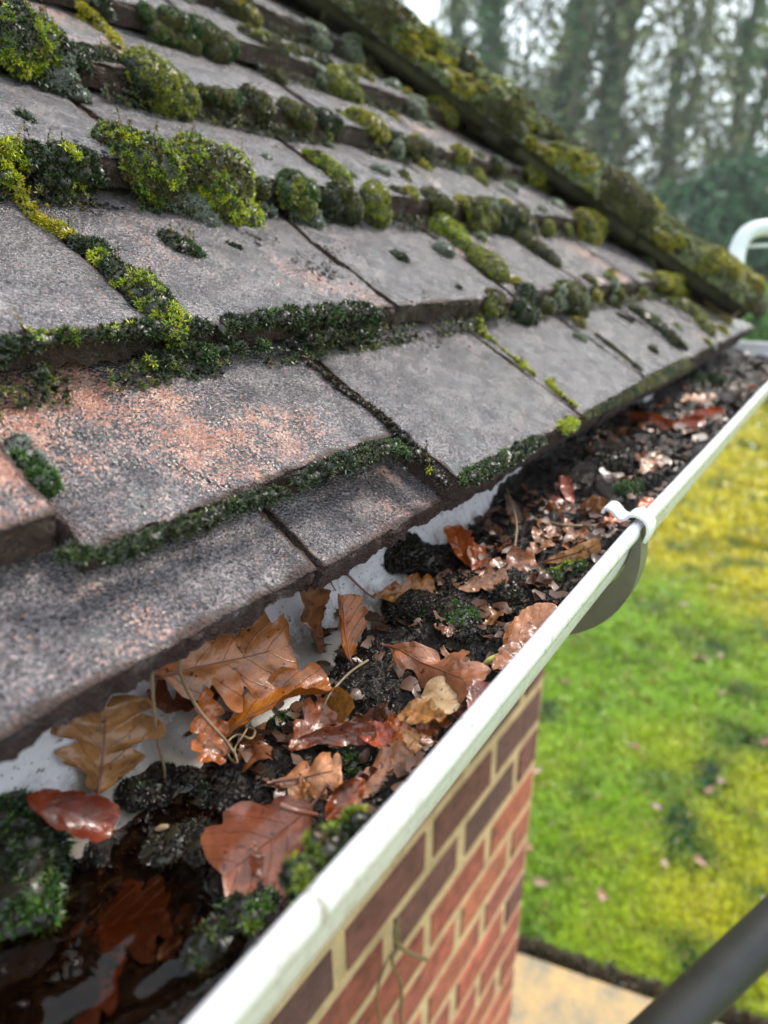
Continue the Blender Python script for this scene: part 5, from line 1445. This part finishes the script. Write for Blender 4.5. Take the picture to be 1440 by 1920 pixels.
# white swan neck pipe fixed beyond the far corner
vz = 1.20
hp = [(1374, 520), (1383, 470), (1398, 440), (1425, 428), (1460, 430), (1486, 452), (1492, 485)]
P = np.array([CAM+ray(u, v)*vz for u, v in hp])
low_ = np.array([(-0.26, 0.70, -0.17), (-0.16, 0.90, -0.15), (P[0][0]-0.01, P[0][1]-0.015, -0.09)])
P = smoothpath(np.vstack([low_, P]), 60)
base = P[0].copy()
vp = empty('swan_neck_pipe', tuple(base)); tag(vp, 'white plastic swan neck pipe hooking over beyond the far roof corner', 'pipe')
o = tube('pipe', P, 0.0145, MT['pipe'], 20, vp); o.matrix_parent_inverse = Matrix.Translation(Vector(-base))
o = tube('cross_bar', [CAM+ray(1398, 462)*vz, CAM+ray(1488, 458)*vz], 0.003, MT['pipe'], 10, vp); o.matrix_parent_inverse = Matrix.Translation(Vector(-base))

# ------------------------------------------------------------------ trees and shrubs
def tree(label, x, y, h, r0, lean=(0, 0), seed=0, ivy=0.5, leafy=1.0, nb=26, name='bare_tree', ever=False, group=None, cat='tree'):
    r = np.random.default_rng(seed)
    root = empty(name, (x, y, GZ0)); tag(root, label, cat, group)
    base = np.array([0, 0, -0.1]); top = np.array([lean[0], lean[1], h])
    ctrl = [base+(top-base)*t+np.array([r.normal(), r.normal(), 0])*0.035*h*t*(1.1-t) for t in np.linspace(0, 1, 7)]
    tr = smoothpath(ctrl, 26); rad = r0*(1-np.linspace(0, 1, 26))**0.8+0.02; rad[0] *= 1.3
    VV, FF, off = [], [], 0
    def add(V, F, C):
        nonlocal off
        VV.append(V); F = F+off; FF.extend(F.tolist()); FF.extend((C+off).tolist() if len(C) else []); off += len(V)
    add(*tube_data(tr, rad, 10))
    tips = []
    def branch(p, d, L, rr, depth):
        n = 7; pts = [p]; dd = d.copy()
        for i in range(n):
            dd = dd+r.normal(size=3)*0.16+np.array([0, 0, 0.07]); dd /= np.linalg.norm(dd); pts.append(pts[-1]+dd*L/n)
        pts = np.array(pts); add(*tube_data(pts, rr*(1-np.linspace(0, 0.85, n+1)), 5 if depth else 6, False))
        tips.extend(pts[3:].tolist())
        if depth < 2:
            for i in range(r.integers(3, 6)):
                q = r.integers(2, n+1); nd = dd*0.5+r.normal(size=3)*0.65+np.array([0, 0, 0.2]); nd /= np.linalg.norm(nd)
                branch(pts[q], nd, L*r.uniform(0.4, 0.65), rr*0.5, depth+1)
    for i in range(nb):
        t = r.uniform(0.18, 0.98); q = tr[int(t*25)]; a = r.uniform(0, 6.28); el = r.uniform(0.1, 0.9)
        d = np.array([math.cos(a)*math.cos(el), math.sin(a)*math.cos(el), math.sin(el)])
        branch(q, d, h*r.uniform(0.13, 0.30)*(1.15-t), max(0.018, rad[int(t*25)]*0.42), 0)
    me = mk_mesh('trunk', np.vstack(VV), FF, MT['bark'], smooth=True); link('trunk', me, root)
    tips = np.array(tips)
    P = []; sz = []
    # sparse leaf and twig tufts
    m = int(520*leafy); idx = r.integers(0, len(tips), m); P.append(tips[idx]+r.normal(size=(m, 3))*0.28); sz.append(np.full(m, 0.10))
    col = [np.tile(np.array((0.17, 0.20, 0.08)), (m, 1))*r.uniform(.6, 1.4, (m, 1))]
    if ivy > 0:
        m = int(1100*ivy); t = r.uniform(0, 0.8, m); q = tr[(t*25).astype(int)]; a = r.uniform(0, 6.28, m)
        rr = (0.10+r0*1.1)*(1+0.7*np.sin(t*23+a*2))*r.uniform(.5, 1.15, m)*(1.15-t)
        P.append(q+np.stack([np.cos(a)*rr, np.sin(a)*rr, r.normal(size=m)*0.22], -1)); sz.append(np.full(m, 0.13))
        col.append(np.tile(np.array((0.045, 0.10, 0.035)), (m, 1))*r.uniform(.5, 1.8, (m, 1)))
    P = np.vstack(P); sz = np.concatenate(sz)*r.uniform(.6, 1.4, len(P)); C = np.vstack(col)
    k = 3; n = len(P)
    V = P[:, None, None, :]+r.normal(size=(n, k, 3, 3))*sz[:, None, None, None]*0.8
    me = mk_mesh('crown', V.reshape(-1, 3), np.arange(n*k*3).reshape(-1, 3), MT['foliage'], cols=np.repeat(C, k*3, 0))
    link('crown', me, root)
    return root
def shrub(label, x, y, w, h, seed, colr, n=9000, name='evergreen_shrub', sz=0.10, group=None):
    r = np.random.default_rng(seed)
    root = empty(name, (x, y, GZ0)); tag(root, label, 'shrub', group)
    nb = 26; cen = np.stack([r.uniform(-.42, .42, nb)*w, r.uniform(-.35, .35, nb)*w*0.8, r.uniform(0.12, .8, nb)*h], -1)
    cen[:, 2] *= 1-0.45*(np.abs(cen[:, 0])/w/0.5)**2
    cr = r.uniform(.14, .26, nb)*w
    i = r.integers(0, nb, n); d = r.normal(size=(n, 3)); d /= np.linalg.norm(d, axis=1)[:, None]; rr = r.uniform(.55, 1.05, n)**0.6
    P = cen[i]+d*(cr[i]*rr)[:, None]*np.array([1, 1, .85]); P[:, 2] = np.clip(P[:, 2], 0.02, None)
    C = np.tile(np.array(colr)*1.9, (n, 1))*r.uniform(.45, 1.7, (n, 1))*(0.75+0.5*_tab[(i*37) % 999][:, None]); k = 2
    V = P[:, None, None, :]+r.normal(size=(n, k, 3, 3))*sz
    link('foliage', mk_mesh('foliage', V.reshape(-1, 3), np.arange(n*k*3).reshape(-1, 3), MT['foliage'], cols=np.repeat(C, k*3, 0)), root)
    VV, FF, off = [], [], 0
    for q in range(7):
        e = cen[q]; V_, F_, C_ = tube_data([(e[0]*.1, e[1]*.1, 0), tuple(e*.5), tuple(e)], [0.05, .035, .015], 6)
        VV.append(V_); FF += (F_+off).tolist()+(C_+off).tolist(); off += len(V_)
    link('stem', mk_mesh('stem', np.vstack(VV), FF, MT['bark']), root)
    return root
def gx(u, y):   # plan x on the sight line through picture column u at distance y, taken at mid height
    d = ray(u, 300); return CAM[0]+d[0]*(y-CAM[1])/d[1]
T = [(790, 24, 12, .16, (-1.0, 0), .5, 1.0, 'slender trunk just above the hip at the top'),
     (835, 20, 14, .14, (.2, 0), .7, .9, 'ivy clad trunk nearest the top of the roof'),
     (905, 18, 15, .22, (.1, 0), 1.0, 1.0, 'thick ivy green trunk left of the leaning pair'),
     (935, 23, 15, .16, (-.3, 0), .9, .9, 'dark trunk crowded by ivy behind the thick green one'),
     (975, 19, 15, .27, (2.6, 0), .35, .8, 'broad bare trunk leaning to the right'),
     (1035, 22, 16, .17, (.5, 0), .5, .9, 'straight grey trunk right of the broad leaning one'),
     (1068, 26, 17, .16, (-.2, 0), .9, 1.1, 'slim ivy trunk standing in the middle of the group'),
     (1120, 20, 16, .26, (.5, 0), 1.0, 1.0, 'darkest thick trunk with branches crossing the sky'),
     (1150, 25, 17, .18, (.3, 0), .8, 1.1, 'dark trunk directly behind the thickest one'),
     (1215, 24, 15, .15, (1.2, 0), .4, 1.3, 'twiggy tree before the pale gap in the wood'),
     (1260, 28, 16, .13, (.5, 0), .3, 1.2, 'faint thin tree in the pale gap of the wood'),
     (1350, 22, 15, .13, (1.6, 0), .25, .7, 'thin pole like trunk leaning right above the shrubs'),
     (1375, 20, 16, .15, (.2, 0), .3, .6, 'thin upright trunk at the right picture edge'),
     (1420, 24, 15, .12, (.9, 0), .3, .9, 'slight leaning tree cut by the right picture edge')]
for i, (u, y, h, r0, ln, iv, lf, lab) in enumerate(T):
    tree(lab, gx(u, y), y, h, r0, ln, 100+i, iv, lf, nb=30, group='trees standing beyond the lawn')
SH = [(1130, 21, 3.6, 2.2, (0.050, 0.050, 0.022), 'brownish shrub showing above the hip'),
      (1210, 19, 4.0, 3.6, (0.042, 0.060, 0.022), 'dull green shrub beside the brownish one'),
      (1280, 18, 4.2, 4.3, (0.022, 0.060, 0.020), 'dark evergreen shrub in the middle of the hedge'),
      (1365, 19, 4.4, 5.0, (0.025, 0.075, 0.022), 'tall rounded evergreen shrub above the white pipe'),
      (1440, 17, 4.0, 5.2, (0.022, 0.055, 0.024), 'tallest dark shrub at the right picture edge'),
      (1420, 13.5, 2.4, 1.75, (0.055, 0.135, 0.018), 'bright green low shrub before the dark hedge'),
      (1500, 14, 2.6, 2.3, (0.045, 0.11, 0.018), 'mid green shrub mostly past the right picture edge'),
      (1050, 24, 4.5, 2.6, (0.035, 0.060, 0.022), 'low thicket behind the middle of the hip')]
for i, (u, y, w, h, c, lab) in enumerate(SH):
    shrub(lab, gx(u, y), y, w, h, 300+i, c, group='shrubs at the far side of the lawn')
# the wood behind, one mass
def far_wood():
    r = np.random.default_rng(21); VV, FF, off = [], [], 0
    for i in range(60):
        y = r.uniform(30, 46); x = r.uniform(-46, 16); h = r.uniform(11, 17)
        pts = [(x, y, GZ0), (x+r.normal()*.4, y, GZ0+h*.5), (x+r.normal()*.9, y, GZ0+h)]
        V_, F_, C_ = tube_data(smoothpath(pts, 7), np.linspace(.16, .03, 7), 6, False); VV.append(V_); FF += (F_+off).tolist(); off += len(V_)
        for j in range(9):
            t = r.uniform(.3, .95); p = np.array([x, y, GZ0+h*t]); d = np.array([r.normal(), r.normal()*.5, r.uniform(.2, 1)]); d /= np.linalg.norm(d)
            V_, F_, C_ = tube_data([p, p+d*1.2, p+d*2.6+np.array([0, 0, .4])], [.05, .03, .012], 4, False); VV.append(V_); FF += (F_+off).tolist(); off += len(V_)
    n0 = off; V0 = np.vstack(VV); C0 = np.tile((0.15, 0.15, 0.12), (n0, 1))
    n = 6500; x = r.uniform(-46, 16, n); y = r.uniform(29, 46, n); z = GZ0+r.uniform(0, 1, n)**2.4*13
    V1 = np.stack([x, y, z], -1)[:, None, :]+r.normal(size=(n, 3, 3))*0.16
    C1 = np.repeat(np.tile((0.12, 0.15, 0.08), (n, 1))*r.uniform(.5, 1.6, (n, 1)), 3, 0)
    F = [list(f) for f in FF]+(np.arange(n*3).reshape(-1, 3)+n0).tolist()
    o = link('far_wood', mk_mesh('far_wood', np.vstack([V0, V1.reshape(-1, 3)]), F, MT['foliage'], cols=np.vstack([C0, C1])))
    tag(o, 'hazy mass of winter woodland far behind the garden trees', 'woodland', kind='stuff')
far_wood()

# thin winter mist
HM = bpy.data.materials.new('thin_mist'); HM.use_nodes = True; ht = HM.node_tree; ht.nodes.clear()
ho = ht.nodes.new('ShaderNodeOutputMaterial'); hv = ht.nodes.new('ShaderNodeVolumePrincipled')
hv.inputs['Color'].default_value = (0.93, 0.97, 1.0, 1); hv.inputs['Density'].default_value = 0.0022; hv.inputs['Anisotropy'].default_value = 0.2
ht.links.new(hv.outputs[0], ho.inputs['Volume'])
hz = link('haze', box_mesh('haze', -95, 95, -65, 165, GZ0-1.0, 19, HM)); hz['kind'] = 'stuff'; hz['label'] = 'thin pale winter mist in the air'
